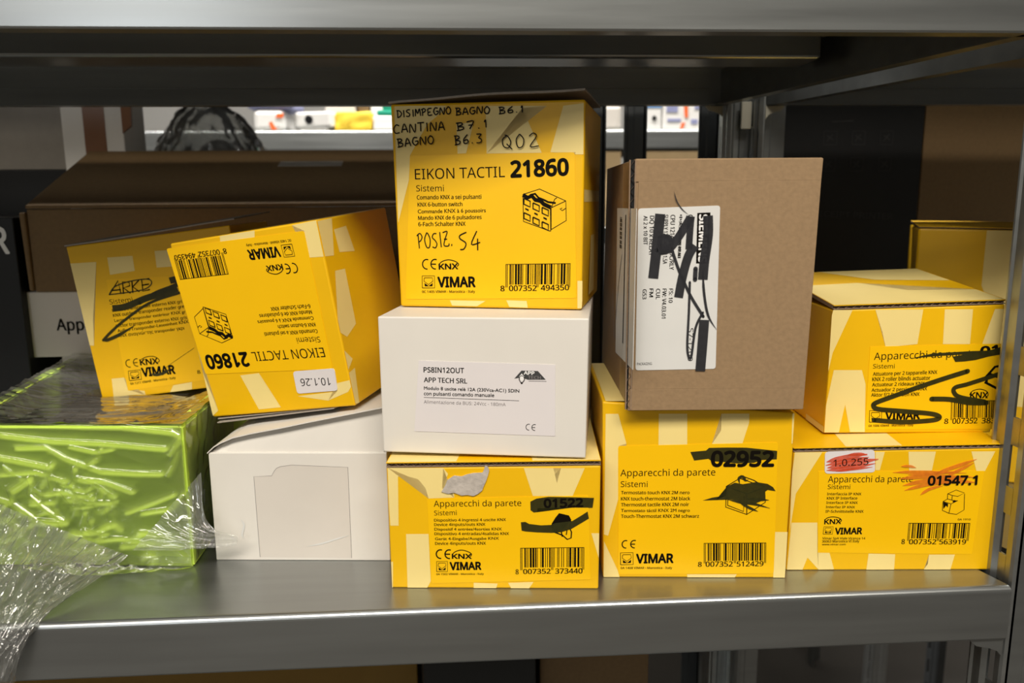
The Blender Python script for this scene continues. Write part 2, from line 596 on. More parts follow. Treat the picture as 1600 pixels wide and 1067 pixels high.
def carton(name, label, cat, pose, dim, depth, mats, pats=None, lid=None, group=None, bev=0.7):
    """root + body (+ lid_flap with a corrugated edge). dim = front corners in mm, lower left first, anticlockwise.
    lid = (thickness, rise at the front, rise at the back)"""
    root = thing(name, label, cat, pose[0], pose[1], group)
    c = pairs(dim)
    W = (c[1][0] + c[2][0]) / 2
    lt = lid[0] if lid else 0
    bm = bmesh.new()
    zz = [v for _, v in c]
    top = lambda v: v - lt - (0.3 if lid else 0)
    f = [(c[0][0], 0, c[0][1]), (c[1][0], 0, c[1][1]), (c[1][0], depth, c[1][1]), (c[0][0], depth, c[0][1]),
         (c[3][0], 0, top(c[3][1])), (c[2][0], 0, top(c[2][1])), (c[2][0], depth, top(c[2][1])), (c[3][0], depth, top(c[3][1]))]
    hexa(bm, [Vector(p) * MM for p in f], bev * MM)
    Hm = min(c[2][1], c[3][1]) - lt
    for plane, polys in (pats or {}).items():
        pr = Print(plane, 0.1, W, max(c[2][1], c[3][1]) - lt)
        pr.bm.free()
        pr.bm = bm
        lim = (0.3, W - 0.3, 0.3, Hm - 0.3) if plane == 'front' else (0.3, depth - 0.3, 0.3, Hm - 0.3) if plane in ('left', 'right') else (0.3, W - 0.3, 0.3, depth - 0.3)
        if plane == 'top' and lid:
            continue
        for l in polys:
            q = clip(pairs(l), *lim)
            if len(q) > 2:
                pr.poly(q, 1)
    o = link('body', bm, mats[:2], root)
    if lid:
        lm = bmesh.new()
        lt, rf, rb = lid
        z3, z2 = c[3][1], c[2][1]
        n = 40
        a, b = [], []
        # upper and lower liners of the flap with a zigzag flute between them at the front edge
        for s, y, rise in ((0, -0.2, rf), (1, depth, rb)):
            pass
        x0, x1 = c[3][0], c[2][0]
        z = lambda u, y, k: (z3 + (z2 - z3) * u + rf + (rb - rf) * y / depth) - (lt if k == 0 else 0)
        P = lambda u, y, k, dz=0: Vector((x0 + (x1 - x0) * u, y, z(u, y, k) + dz)) * MM
        li = 0.35
        hexa(lm, [P(0, -0.2, 1, -li), P(1, -0.2, 1, -li), P(1, depth, 1, -li), P(0, depth, 1, -li), P(0, -0.2, 1), P(1, -0.2, 1), P(1, depth, 1), P(0, depth, 1)], mi=0)
        hexa(lm, [P(0, -0.2, 0), P(1, -0.2, 0), P(1, depth, 0), P(0, depth, 0), P(0, -0.2, 0, li), P(1, -0.2, 0, li), P(1, depth, 0, li), P(0, depth, 0, li)], mi=2)
        hexa(lm, [P(0, 2.5, 0, li), P(1, 2.5, 0, li), P(1, depth, 0, li), P(0, depth, 0, li), P(0, 2.5, 1, -li), P(1, 2.5, 1, -li), P(1, depth, 1, -li), P(0, depth, 1, -li)], mi=2)
        nf = int((x1 - x0) / 2.2)
        pv = None
        for k in range(nf + 1):
            u = k / nf
            row = [lm.verts.new(P(u, y, 0, li if k % 2 else lt - li)) for y in (0.1, 2.6)]
            if pv:
                lm.faces.new((pv[0], row[0], row[1], pv[1])).material_index = 2
            pv = row
        for l in (pats or {}).get('top', []):
            q = clip(pairs(l), x0 + 0.3, x1 - 0.3, 0.3, depth - 0.3)
            if len(q) > 2:
                vs = [lm.verts.new(P((p[0] - x0) / (x1 - x0), p[1], 1, 0.1)) for p in q]
                fc = lm.faces.new(vs)
                fc.material_index = 1
                bmesh.ops.triangulate(lm, faces=[fc])
        link('lid_flap', lm, [mats[0], mats[1], mats[2]], root)
    return root


# ------------------------------------------------------------------ the room


def slab(name, x0, x1, y0, y1, z0, z1, m):
    bm = bmesh.new()
    add_box(bm, x0, x1, y0, y1, z0, z1)
    return tag(link(name, bm, m), kind='structure')


slab('floor', -2.6, 2.6, -3.0, 2.2, -1.0, -0.9, 'concrete_floor')
slab('ceiling', -2.6, 2.6, -3.0, 2.2, 1.5, 1.6, 'ceiling_paint')
slab('wall_back', -2.6, 2.6, 2.1, 2.2, -0.9, 1.5, 'wall_paint')
slab('wall_front', -2.6, 2.6, -3.0, -2.9, -0.9, 1.5, 'wall_paint')
slab('wall_left', -2.6, -2.5, -2.9, 2.1, -0.9, 1.5, 'wall_paint')
slab('wall_right', 2.5, 2.6, -2.9, 2.1, -0.9, 1.5, 'wall_paint')

# ------------------------------------------------------------------ steel shelving


def shelf_bm(xl, xr, depth, lip, zt, xr_back=None, xl_back=None, rib=True):
    """pressed steel pan: flat deck, four turned-down lips with a returned lower hem, rounded front edge"""
    bm = bmesh.new()
    xrb = xr if xr_back is None else xr_back
    xlb = xl if xl_back is None else xl_back
    t = 0.0011
    r = 0.0035
    hem = 0.010
    prof = [(0.0, -lip + 0.001)]
    for a in range(0, 91, 15):
        prof.append((r - r * math.cos(math.radians(a)), -r + r * math.sin(math.radians(a))))
    for a in range(90, -1, -15):
        prof.append((depth - r + r * math.cos(math.radians(a)), -r + r * math.sin(math.radians(a))))
    prof += [(depth, -lip), (depth - hem, -lip), (depth - hem, -lip + t), (depth - t, -lip + t), (depth - t, -t), (t, -t),
             (t, -lip + t), (hem, -lip + t), (hem, -lip), (0.0006, -lip)]
    xa = lambda y: xl + (xlb - xl) * y / depth
    xb = lambda y: xr + (xrb - xr) * y / depth
    extrude_profile(bm, prof, lambda p: (xa(p[0]), p[0], zt + p[1]), lambda p: (xb(p[0]), p[0], zt + p[1]))
    for f, s in ((xa, 1), (xb, -1)):
        for (w0, w1, z0, z1) in ((0, t, -lip, -t), (t, hem, -lip, -lip + t)):
            a, b = f(0.0012), f(depth - 0.0012)
            y0, y1 = 0.0012, depth - 0.0012
            hexa(bm, [(a + s * w0, y0, zt + z0), (a + s * w1, y0, zt + z0), (b + s * w1, y1, zt + z0), (b + s * w0, y1, zt + z0),
                      (a + s * w0, y0, zt + z1), (a + s * w1, y0, zt + z1), (b + s * w1, y1, zt + z1), (b + s * w0, y1, zt + z1)])
    if rib:
        a, b = xa(0.165) + 0.011, xb(0.165) - 0.011
        add_box(bm, a, b, 0.150, 0.185, zt - 0.0185, zt - 0.0010, 0.0022, 3)
        a, b = xa(depth) + 0.011, xb(depth) - 0.011
        add_box(bm, a, b, depth - 0.0024, depth - 0.0011, zt - lip + 0.0008, zt - lip + 0.0145, 0.0004)
    return bm


def upright_bm(z0, z1, sx=1, sy=1, slots=(), w=0.032):
    """ribbed angle post: a face flange along x and a slotted side flange along y, meeting at a rounded corner at the origin"""
    bm = bmesh.new()
    t = 0.0014
    # side flange section (x offset, y) with raised beads
    ys = [0.0, 0.0025, 0.0065, 0.0085]
    side = [(0.0025, 0.0), (0.0008, 0.0008), (0.0, 0.0025), (0.0, 0.0065)]
    rest = [(0.0, 0.0125), (-0.0022, 0.0150), (-0.0022, 0.0185), (0.0, 0.0205), (0.0, 0.0245), (-0.0012, 0.0257), (-0.0012, 0.0270), (0.0, 0.0282), (0.0014, 0.0295)]

    def strip(sec, za, zb):
        out = [(x * sx, y * sy) for x, y in sec]
        inn = [((x + t) * sx, y * sy) for x, y in sec][::-1]
        extrude_profile(bm, out + inn, lambda p: (p[0], p[1], za), lambda p: (p[0], p[1], zb))
    strip(side, z0, z1)
    strip(rest, z0, z1)
    face = [(0.0025, 0.0), (0.012, 0.0), (0.0135, 0.0012), (0.018, 0.0012), (0.0195, 0.0), (w, 0.0)]
    o = [(x * sx, y * sy) for x, y in face]
    i = [(x * sx, (y + t) * sy) for x, y in face][::-1]
    extrude_profile(bm, o + i, lambda p: (p[0], p[1], z0), lambda p: (p[0], p[1], z1))
    # web between the two strips, interrupted by the slots
    zz = z0
    for a, b in sorted(slots) + [(z1, z1)]:
        if a > zz:
            strip([(0.0, 0.0063), (0.0, 0.0127)], zz, a)
        zz = b
    return bm


SLOTS = [(k * 0.04 - 0.026, k * 0.04 - 0.002) for k in range(-20, 8)]


def gusset_bm(w, h, t=0.002):
    bm = bmesh.new()
    out = [(0, 0), (w, 0), (w * 0.96, -h * 0.16), (w * 0.78, -h * 0.42), (w * 0.4, -h * 0.55), (w * 0.14, -h * 0.72), (0, -h)]
    extrude_profile(bm, out, lambda p: (p[0], 0, p[1]), lambda p: (p[0], t, p[1]))
    return bm


H_UP = 0.294
LIP = 0.032


def rack(name, label, posts, shelves, mats):
    root = thing(name, label, 'shelving unit', (0, 0, -0.9))
    for bmf, loc in posts:
        o = link('upright', bmf, mats[0], root)
        o.location = (loc[0], loc[1], loc[2] + 0.9)
    for b in shelves:
        o = link('shelf_board', b, mats[1], root)
        o.location = (0, 0, 0.9)
    return root


main = rack('shelving_unit', 'galvanised steel shelving unit with the front row of yellow boxes on its lower shelf', [
    (upright_bm(-0.9, 0.60, 1, 1, SLOTS), (0.304, 0.003, 0)),
    (upright_bm(-0.9, 0.60, 1, -1, SLOTS), (0.2265, 0.314, 0)),
    (upright_bm(-0.9, 0.60, -1, 1, SLOTS), (-0.615, 0.003, 0)),
    (upright_bm(-0.9, 0.60, -1, -1, SLOTS), (-0.612, 0.314, 0))],
    [shelf_bm(-0.61, 0.3025, 0.30, LIP, 0.0, 0.2225), shelf_bm(-0.61, 0.2905, 0.30, LIP, H_UP + LIP, 0.2235),
     shelf_bm(-0.61, 0.3025, 0.30, LIP, -0.36, 0.2225), shelf_bm(-0.61, 0.3025, 0.30, LIP, 0.58, 0.2225)], ('zinc_steel', 'zinc_steel'))  # topmost board is out of view, added to keep lamp light off the back
for nm, loc, flip, w, h in (('gusset_plate', (0.3025, 0.0025, -LIP), -1, 0.020, 0.012), ('gusset_plate', (0.225, 0.297, H_UP + 0.001), -1, 0.016, 0.011)):
    g = link(nm, gusset_bm(w, h), 'pale_plastic' if loc[1] > 0.1 else 'zinc_steel', main)
    g.location = (loc[0], loc[1], loc[2] + 0.9)
    g.scale = (flip, 1, 1)
bm = bmesh.new()
add_box(bm, 0.2425, 0.2515, 0.3005, 0.3035, H_UP - 0.019, H_UP + 0.004, 0.0006)
g = link('joining_clip', bm, 'pale_plastic', main)
g.location = (0, 0, 0.9)

bay = rack('shelving_unit', 'second galvanised shelving unit, past the slotted post at the right edge', [
    (upright_bm(-0.9, 0.60, 1, -1, SLOTS), (0.2545, 0.314, 0)),
    (upright_bm(-0.9, 0.60, -1, 1, SLOTS), (0.90, 0.003, 0)),
    (upright_bm(-0.9, 0.60, -1, -1, SLOTS), (0.90, 0.314, 0))],
    [shelf_bm(0.345, 0.88, 0.30, LIP, 0.0, 0.88, 0.262), shelf_bm(0.345, 0.88, 0.30, LIP, H_UP + LIP, 0.88, 0.262), shelf_bm(0.345, 0.88, 0.30, LIP, 0.58, 0.88, 0.262)], ('zinc_steel', 'zinc_steel'))  # top level likewise unseen, added to shade the cartons behind
g = link('gusset_plate', gusset_bm(0.017, 0.012), 'pale_plastic', bay)
g.location = (0.2625, 0.297, H_UP + 0.001 + 0.9)

back = rack('shelving_unit', 'dark shelving unit standing back to back behind the brown carton', [
    (upright_bm(-0.9, 0.7, -1, 1, SLOTS, 0.022), (0.1706, 0.345, 0)),
    (upright_bm(-0.9, 0.7, -1, 1, SLOTS, 0.0205), (0.2390, 0.345, 0)),
    (upright_bm(-0.9, 0.7, -1, 1, SLOTS, 0.022), (0.1325, 0.345, 0)),
    (upright_bm(-0.9, 0.7, -1, 1, SLOTS), (-0.615, 0.345, 0)),
    (upright_bm(-0.9, 0.7, -1, -1, SLOTS), (-0.615, 0.675, 0)),
    (upright_bm(-0.9, 0.7, 1, -1, SLOTS), (0.70, 0.675, 0))],
    [shelf_bm(-0.61, 0.70, 0.30, LIP, 0.0), shelf_bm(-0.61, 0.70, 0.30, LIP, 0.40)], ('dark_steel', 'dark_steel'))  # unseen upper board set low to block the aisle lamp
for c in back.children:
    if c.name.startswith('shelf_board'):
        c.location.y = 0.36

far = rack('shelving_unit', 'far grey shelving unit across the aisle holding small bright packages', [
    (upright_bm(-0.9, 0.75, 1, 1, SLOTS), (0.80, 0.995, 0)),
    (upright_bm(-0.9, 0.75, -1, 1, SLOTS), (-0.82, 0.995, 0)),
    (upright_bm(-0.9, 0.75, -1, -1, SLOTS), (-0.82, 1.315, 0)),
    (upright_bm(-0.9, 0.75, 1, -1, SLOTS), (0.82, 1.315, 0))],
    [shelf_bm(-0.8, 0.8, 0.30, LIP, 0.336), shelf_bm(-0.8, 0.8, 0.30, LIP, 0.17)], ('zinc_steel', 'zinc_steel'))
for c in far.children:
    if c.name.startswith('shelf_board'):
        c.location.y = 1.0

# ------------------------------------------------------------------ the yellow boxes of the front row
YB = ('yellow_card', 'cream_print', 'kraft_edge')

# --- low box under the white one
b = carton('cardboard_box', 'low yellow box with a torn grey patch, standing under the white labelled box', 'box', ((-0.0446, 0.0256, 0.0000), (-0.0000, -0.0000, -0.0895)), [0,0, 116.6,0, 117.1,75.6, -0.5,74.0], 98, YB,
           {'front': [[-0.3,74.9, 28.7,74.1, 33.5,67.6, 30.0,59.4, 36.6,56.4, 36.5,54.0, 22.4,53.4, 20.9,59.4, 16.9,64.6, 11.6,66.1, 5.8,66.1, 5.2,37.4, 0.6,37.4],
                      [9.2,32.5, 21.8,32.6, 22.3,4.3, 20.1,0.1, 9.0,0.1],
                      [73.9,75.0, 90.3,75.0, 93.2,62.6, 96.4,75.0, 109.9,75.0, 101.8,55.1, 80.0,55.0],
                      [112.3,33.4, 117.3,33.4, 116.9,17.4],
                      [46.5,3.5, 60.0,3.1, 59.1,0.1, 46.4,0.0], [65.9,3.6, 80.2,4.2, 77.7,0.3, 67.6,0.2],
                      [-0.2,15.9, 1.3,15.9, 0.7,-0.3, -0.8,-0.3]],
            'top': [[0, 0, 38, 0, 45, 98, 0, 98], [80, 0, 117, 0, 117, 98, 70, 98]]}, lid=(2.6, 0.0, 0.0), bev=1.0)
lab = Print('front', 0.25).plate([22.7,3.1, 112.1,5.9, 110.5,55.4, 21.6,53.3], r=1.2).build('label', 'yellow_label', b)
p = Print('front', 0.33)
p.text('Apparecchi da parete', [25.2,48.7, 73.6,49.3, 25.3,52.2]).text('Sistemi', [25.3,43.6, 37.8,43.9, 25.4,46.4])
for s, l in (('Dispositivo 4 ingressi 4 uscite KNX', [25.2,40.0, 65.0,40.5, 25.3,41.6]), ('Device 4inputs/outs KNX', [25.2,37.4, 53.5,37.7, 25.3,39.0]),
             ('Dispositif 4 entr\u00e9es/4sorties KNX', [25.2,34.7, 62.7,35.0, 25.3,36.3]), ('Dispositivo 4 entradas/4salidas KNX', [25.2,32.0, 66.6,32.3, 25.2,33.6]),
             ('Ger\u00e4t 4-Eingabe/Ausgabe KNX', [25.4,29.0, 61.0,29.5, 25.5,30.6]), ('Device 4inputs/outs KNX', [25.4,26.2, 53.7,26.5, 25.5,27.9]),
             ('0A 1502 VIMAR - Marostica - Italy', [25.6,8.1, 52.3,8.5, 25.6,9.2])):
    p.text(s, l, 0.008)
p.ce(pairs([27.6,20.7])[0], pairs([32.5,20.7])[0], 2.6, 0.75)
p.knx([34.7,18.1, 45.5,18.1, 34.7,20.9], [35.0,20.8, 36.7,22.3, 40.1,23.2, 43.8,22.2, 45.6,20.8, 44.9,19.3], 0.5)
p.text('VIMAR', [33.5,11.4, 50.8,11.7, 33.6,15.8], 0.05)
for s, l in (('8', [70.2,8.9, 71.8,8.9, 70.2,11.8]), ('007352', [74.5,9.1, 89.7,9.4, 74.5,12.0]), ('373440', [92.4,9.4, 107.5,9.7, 92.4,12.4])):
    p.text(s, l, 0.01)
p.build('lettering', 'black_ink', lab)
Print('front', 0.33).barcode('8007352373440', [72.9,12.9, 108.4,13.5, 72.9,24.3], 1.6).build('barcode', 'black_ink', lab)
Print('front', 0.33).emblem([25.8,10.2, 31.9,10.3, 25.9,16.3]).build('emblem', 'black_ink', lab)
p = Print('front', 0.36)
p.poly([94.4,45.2, 99.8,43.9, 101.2,41.3, 98.4,37.8, 95.7,34.2, 90.7,34.2, 90.3,39.0, 92.4,42.6])
p.line([95.7,34.2, 96.0,32.6, 99.0,29.8, 101.1,30.7, 101.3,34.2, 100.3,36.4, 100.9,40.8], 0.7, sharp=True)
p.line([90.7,34.6, 96.0,32.4, 96.3,31.4], 0.8, sharp=True)
p.line([96.9,36.9, 98.8,35.1, 98.4,32.5], 0.6, sharp=True)
p.build('product_drawing', 'black_ink', lab)
p = Print('front', 0.45)
p.poly([78.6,51.9, 82.0,53.7, 88.6,54.7, 101.8,54.5, 113.5,54.2, 112.8,48.5, 101.8,48.6, 82.4,48.0, 82.5,45.8, 80.4,45.6, 78.7,46.9])
p.off = 0.5
p.poly([73.3,39.9, 75.8,40.1, 77.9,38.9, 84.5,38.1, 89.9,38.4, 92.4,39.5, 101.5,40.6, 106.0,43.5, 110.1,46.3, 110.8,42.2, 106.0,39.1, 101.1,36.0, 95.7,34.2, 90.3,33.7, 82.0,34.0, 75.8,34.5, 73.7,35.0])
p.build('marker_scribble', 'black_marker', b, 'broad black marker stroke crossing out the printed number')
Print('front', 0.56).text('01522', [86.3,48.6, 107.4,49.1, 86.3,53.3], 0.05).build('lettering', 'black_ink', lab)
p = Print('front', 0.8)
p.plate([29.6,57.6, 31.7,60.7, 33.0,64.2, 36.8,66.8, 40.9,66.3, 44.3,67.6, 47.6,68.3, 52.5,68.5, 53.5,70.7, 53.9,72.8, 55.4,72.0, 56.2,69.8, 55.4,66.8, 54.3,63.6, 52.8,60.3, 52.2,58.4, 49.8,56.4, 47.3,55.1, 44.0,55.8, 40.7,55.4, 36.6,57.1, 33.3,56.4], r=0.5)
p.build('torn_patch', 'torn_paper', b, 'grey torn paper where a sticker was ripped off')

# --- white labelled box
b = carton('cardboard_box', 'white box with a printed label and dark roof-shaped logo, under the handwritten yellow box', 'box', ((-0.0476, 0.0371, 0.0765), (-0.0000, -0.0000, -0.1839)), [0,0, 113.3,0, 114.5,77.0, -0.3,76.9], 108,
           ('white_card', 'white_card', 'grey_board'), bev=0.8)
p = Print('front', 0.22).plate([18.3,12.6, 96.7,12.1, 96.8,51.8, 21.9,52.8]).build('label', 'white_label', b)
lab = p
p = Print('front', 0.3)
p.text('PS8IN12OUT', [24.6,46.4, 47.0,46.3, 24.6,49.2], 0.02).text('APP TECH SRL', [24.6,40.8, 48.6,40.5, 24.7,43.5], 0.005)
p.text('Modulo 8 uscite rel\u00e8 12A (230Vca-AC1) 5DIN', [24.5,36.6, 77.2,36.1, 24.5,38.4], 0.02)
p.text('con pulsanti comando manuale', [24.4,33.5, 63.4,33.3, 24.4,35.3], 0.02)
p.line([24.3,32.2, 77.0,31.5], 0.25, sharp=True)
p.ce(pairs([81.9,16.8])[0], pairs([85.1,16.7])[0], 1.7, 0.35)
p.build('lettering', 'black_ink', lab)
Print('front', 0.3).text('Alimentazione da BUS: 24Vcc - 180mA', [24.2,28.8, 69.7,28.3, 24.3,30.6]).build('lettering', 'grey_ink', lab, 'fainter grey line of lettering')
p = Print('front', 0.3)
p.poly([74.5,43.7, 78.5,48.3, 87.4,48.2, 91.6,43.5, 81.9,43.3, 79.8,44.1, 76.8,44.2])
p.build('emblem', 'charcoal_print', lab)
p = Print('front', 0.36)
p.text('APP', [79.8,46.2, 85.4,46.0, 79.8,48.1], 0.04)
p.poly([77.1,44.8, 78.6,46.7, 80.1,44.8, 78.6,45.8])
p.poly([77.5,44.6, 78.6,45.3, 79.8,44.6, 79.4,43.1, 78.7,42.2, 77.9,43.0])
p.build('emblem', 'white_ink', lab, 'white letters and bulb in the logo')
p = Print('front', 0.36)
p.text('TECH', [82.0,43.8, 88.9,43.7, 82.0,45.5], 0.01)
p.line([82.3,42.6, 92.0,42.6], 0.25, sharp=True)
p.build('emblem', 'grey_ink', lab, 'grey letters in the logo')
p = Print('front', 0.4)
p.line([77.5,44.4, 77.2,43.6, 77.9,42.0, 78.7,41.7, 79.6,42.4, 80.2,43.8, 79.8,44.6], 0.4)
p.line([78.1,41.2, 79.1,41.3], 0.6, sharp=True)
p.build('emblem', 'black_ink', lab, 'black bulb outline in the logo')

# --- tall box with handwriting on top
b = carton('cardboard_box', 'tall yellow box with handwriting across its top, topmost of the middle stack', 'box', ((-0.0383, 0.0740, 0.1540), (-0.0000, -0.0000, -0.2633)), [0,0, 107.5,0, 108.7,114.4, -2.1,115.3], 92, YB,
           {'front': [[-2.2,114.5, 30.5,113.4, 30.4,111.7, 19.5,103.8, 8.7,86.8, 7.6,73.0, 0.2,48.5, -2.1,75.5],
                      [53.4,112.7, 87.8,111.6, 74.1,110.9, 80.0,97.6, 84.8,86.8, 53.6,87.0], [36.5,103.4, 46.5,104.2, 41.8,87.4, 36.8,87.3],
                      [96.7,111.4, 109.6,112.6, 109.9,85.4, 103.4,85.6, 103.4,86.7, 89.6,87.0], [108.1,82.0, 110.1,82.0, 110.1,55.2],
                      [5.8,31.6, 9.3,31.6, 10.2,19.7], [30.4,4.1, 51.8,4.1, 46.6,0.9, 31.7,1.0], [64.0,4.7, 75.9,4.5, 76.6,0.6, 65.8,0.8],
                      [105.0,16.4, 108.6,16.4, 107.5,0.9, 105.1,0.8]],
            'right': [[2, 60, 90, 60, 90, 113, 2, 113], [30, 5, 60, 5, 60, 40, 40, 40]]}, bev=1.2)
lm = bmesh.new()
rows = []
for i in range(15):
    u = i / 14
    z = 115.6 + 3.6 * u ** 0.6 - 0.4 * math.sin(u * 9)
    rows.append([lm.verts.new(Vector((-3 + 111.5 * u, y, z + dz + (0.9 * y / 92))) * MM) for y, dz in ((-0.6, 0), (-0.6, 1.1), (91, 1.1), (91, 0))])
for i in range(14):
    for k in range(4):
        lm.faces.new((rows[i][k], rows[i + 1][k], rows[i + 1][(k + 1) % 4], rows[i][(k + 1) % 4]))
lm.faces.new(rows[0])
lm.faces.new(rows[-1][::-1])
link('lid_flap', lm, 'grey_board', b)


def eik_label(parent, aff=None, pen=True):
    A = dict(aff=aff)
    lab = Print('front', 0.25, **A).plate([3.3,4.3, 104.5,6.6, 103.1,86.7, 8.7,86.7], r=1.5).build('label', 'yellow_label', parent)
    p = Print('front', 0.33, **A)
    p.text('EIKON TACTIL', [11.4,73.4, 64.0,74.0, 11.6,79.2])
    p.text('21860', [67.7,74.0, 99.5,74.8, 67.9,82.4], 0.05)
    p.text('Sistemi', [11.9,66.7, 28.4,66.6, 12.1,70.1])
    for s, l in (('Comando KNX a sei pulsanti', [12.2,62.1, 50.2,62.2, 12.3,64.4]), ('KNX 6-button switch', [12.5,58.1, 39.1,58.2, 12.5,60.3]),
                 ('Commande KNX \u00e0 6 poussoirs', [12.5,54.2, 52.7,54.7, 12.5,56.4]), ('Mando KNX de 6 pulsadores', [12.6,50.5, 50.2,50.9, 12.7,52.7]),
                 ('6-Fach Schalter KNX', [12.6,46.9, 40.7,47.1, 12.7,49.2]), ('0C 1405 VIMAR - Marostica - Italy', [13.7,8.2, 45.7,8.8, 13.7,9.6])):
        p.text(s, l, 0.006)
    p.ce(pairs([16.3,25.0])[0], pairs([21.4,25.1])[0], 2.8, 0.7)
    p.knx([24.4,22.1, 35.7,22.4, 24.4,25.3], [24.7,25.3, 26.4,26.7, 30.1,27.7, 34.2,26.8, 36.2,25.2, 35.2,23.9], 0.5)
    p.text('VIMAR', [23.6,11.9, 45.8,12.3, 23.7,17.5], 0.05)
    for s, l in (('8', [60.8,9.9, 63.1,9.9, 60.9,13.0]), ('007352', [65.9,10.1, 81.7,10.4, 65.9,13.2]), ('494350', [84.3,10.6, 100.3,11.1, 84.3,13.7])):
        p.text(s, l, 0.01)
    p.build('lettering', 'black_ink', lab)
    Print('front', 0.33, **A).barcode('8007352494350', [63.7,13.7, 100.9,14.5, 63.9,25.1], 1.6).build('barcode', 'black_ink', lab)
    Print('front', 0.33, **A).emblem([13.9,11.1, 21.4,11.2, 14.0,18.2]).build('emblem', 'black_ink', lab)
    # six-button module drawn in outline
    p = Print('front', 0.33, **A)
    for l in ([74.3,64.4, 83.6,67.2, 98.3,60.6, 98.6,49.9, 90.1,44.9], [90.1,56.9, 98.3,60.6], [90.1,56.9, 90.1,44.9], [74.2,64.4, 74.4,49.5, 89.7,44.0],
              [89.7,56.8, 89.9,44.0], [96.3,56.7, 95.1,56.3, 96.3,55.3, 98.5,56.7], [93.3,62.4, 92.1,61.6, 90.3,57.1]):
        p.line(l, 0.42, sharp=True)
    p.line([74.2,64.1, 76.8,62.6, 79.3,63.5, 81.1,61.4, 84.2,60.7, 86.0,58.9, 89.9,57.1], 2.2, sharp=True)
    p.line([78.1,64.0, 81.1,64.7, 83.0,62.5, 86.0,61.3, 88.4,60.1, 92.7,59.5], 1.0, sharp=True)
    for k in range(3):
        for (x, y) in ((708, 503), (708, 536), (708, 569)):
            dx, dy = k * 42.5, k * 20.5
            w, h, sk = 29, 27, 13
            if y != 536:
                q = [(x + dx, y + dy), (x + dx + w, y + dy + sk), (x + dx + w, y + dy + sk + h), (x + dx, y + dy + h), (x + dx, y + dy)]
                p.ribbon([eik_px(a) for a in q], 0.7, sharp=True)
            else:
                q = [(x + dx + 6, y + dy + 11), (x + dx + 22, y + dy + 18), (x + dx + 22, y + dy + 26), (x + dx + 6, y + dy + 18)]
                p.poly([eik_px(a) for a in q])
    p.build('product_drawing', 'black_ink', lab)
    return lab


_a = pairs([73.8,65.0, 98.1,64.7, 73.7,43.5])


def eik_px(a):
    s, t = (a[0] - 700) / 200, (a[1] - 480) / 180
    return (_a[0][0] + (_a[1][0] - _a[0][0]) * s + (_a[2][0] - _a[0][0]) * t, _a[0][1] + (_a[1][1] - _a[0][1]) * s + (_a[2][1] - _a[0][1]) * t)


eik_label(b)
p = Print('front', 0.42)
p.hand('DISIMPEGNO', [1.7,107.9, 33.7,109.0, 1.8,111.8], 0.66, 0.12).hand('BAGNO', [36.2,108.3, 56.0,108.6, 36.3,112.1], 0.66, 0.12).hand('B6.1', [60.9,108.2, 75.0,108.5, 61.0,111.7], 0.66, 0.15)
p.hand('CANTINA', [-0.4,99.0, 30.1,100.4, -0.3,103.8], 0.66, 0.14).hand('B7.1', [36.7,99.8, 54.7,101.1, 36.8,103.9], 0.66, 0.2)
p.hand('BAGNO', [1.7,91.4, 23.6,93.3, 1.9,95.9], 0.66, 0.14).hand('B6.3', [35.4,92.1, 51.9,93.0, 35.5,97.0], 0.66, 0.2)
p.hand('Q02', [62.9,89.2, 83.6,90.3, 63.0,96.6], 0.6, 0.25)
p.build('handwriting', 'pen_ink', b)
p = Print('front', 0.42)
p.hand('POSIZ.', [12.0,33.8, 33.7,35.5, 12.2,42.5], 0.6, 0.12).hand('54', [37.2,33.4, 49.5,34.6, 37.4,42.9], 0.66, 0.2)
p.build('handwriting', 'pen_ink', b)

# --- box under the brown carton
b = carton('cardboard_box', 'tall yellow box with its number crossed out, under the plain brown carton', 'box', ((0.0765, 0.0288, 0.0000), (-0.0000, -0.0000, -0.0848)), [0,0, 104.3,0, 105.1,98.1, -1.6,104.9], 104, YB,
           {'front': [[-1.9,104.9, 5.3,104.9, 12.1,80.5, 7.8,79.2, 8.0,47.7, 2.6,25.7, -0.7,26.8], [29.6,108.2, 45.1,108.1, 46.0,80.0, 30.0,79.6], [63.9,108.1, 79.4,108.0, 79.8,92.7, 76.6,80.5, 59.6,80.0, 64.6,88.3],
                      [-1.6,28.0, -0.7,24.5, 8.4,4.5, 9.6,0.3, -0.8,0.3], [97.4,28.2, 104.9,28.2, 104.3,0.1, 97.7,0.0], [103.0,108.0, 105.1,108.0, 104.3,80.5, 103.8,80.5],
                      [48.4,2.2, 76.8,2.3, 75.7,0.2, 48.5,0.1]],
            'top': [[0, 0, 30, 0, 22, 104, 0, 104], [52, 0, 80, 0, 84, 104, 60, 104]], 'left': [[2, 5, 60, 5, 40, 60, 2, 95], [60, 40, 102, 30, 102, 95, 70, 95]]}, bev=1.0)
lab = Print('front', 0.25).plate([8.7,2.1, 97.8,3.0, 96.3,81.2, 7.5,79.2], r=1.5).build('label', 'yellow_label', b)
p = Print('front', 0.33)
p.text('Apparecchi da parete', [9.0,61.5, 62.2,62.0, 9.0,65.4]).text('Sistemi', [9.3,55.1, 24.4,55.1, 9.2,58.5])
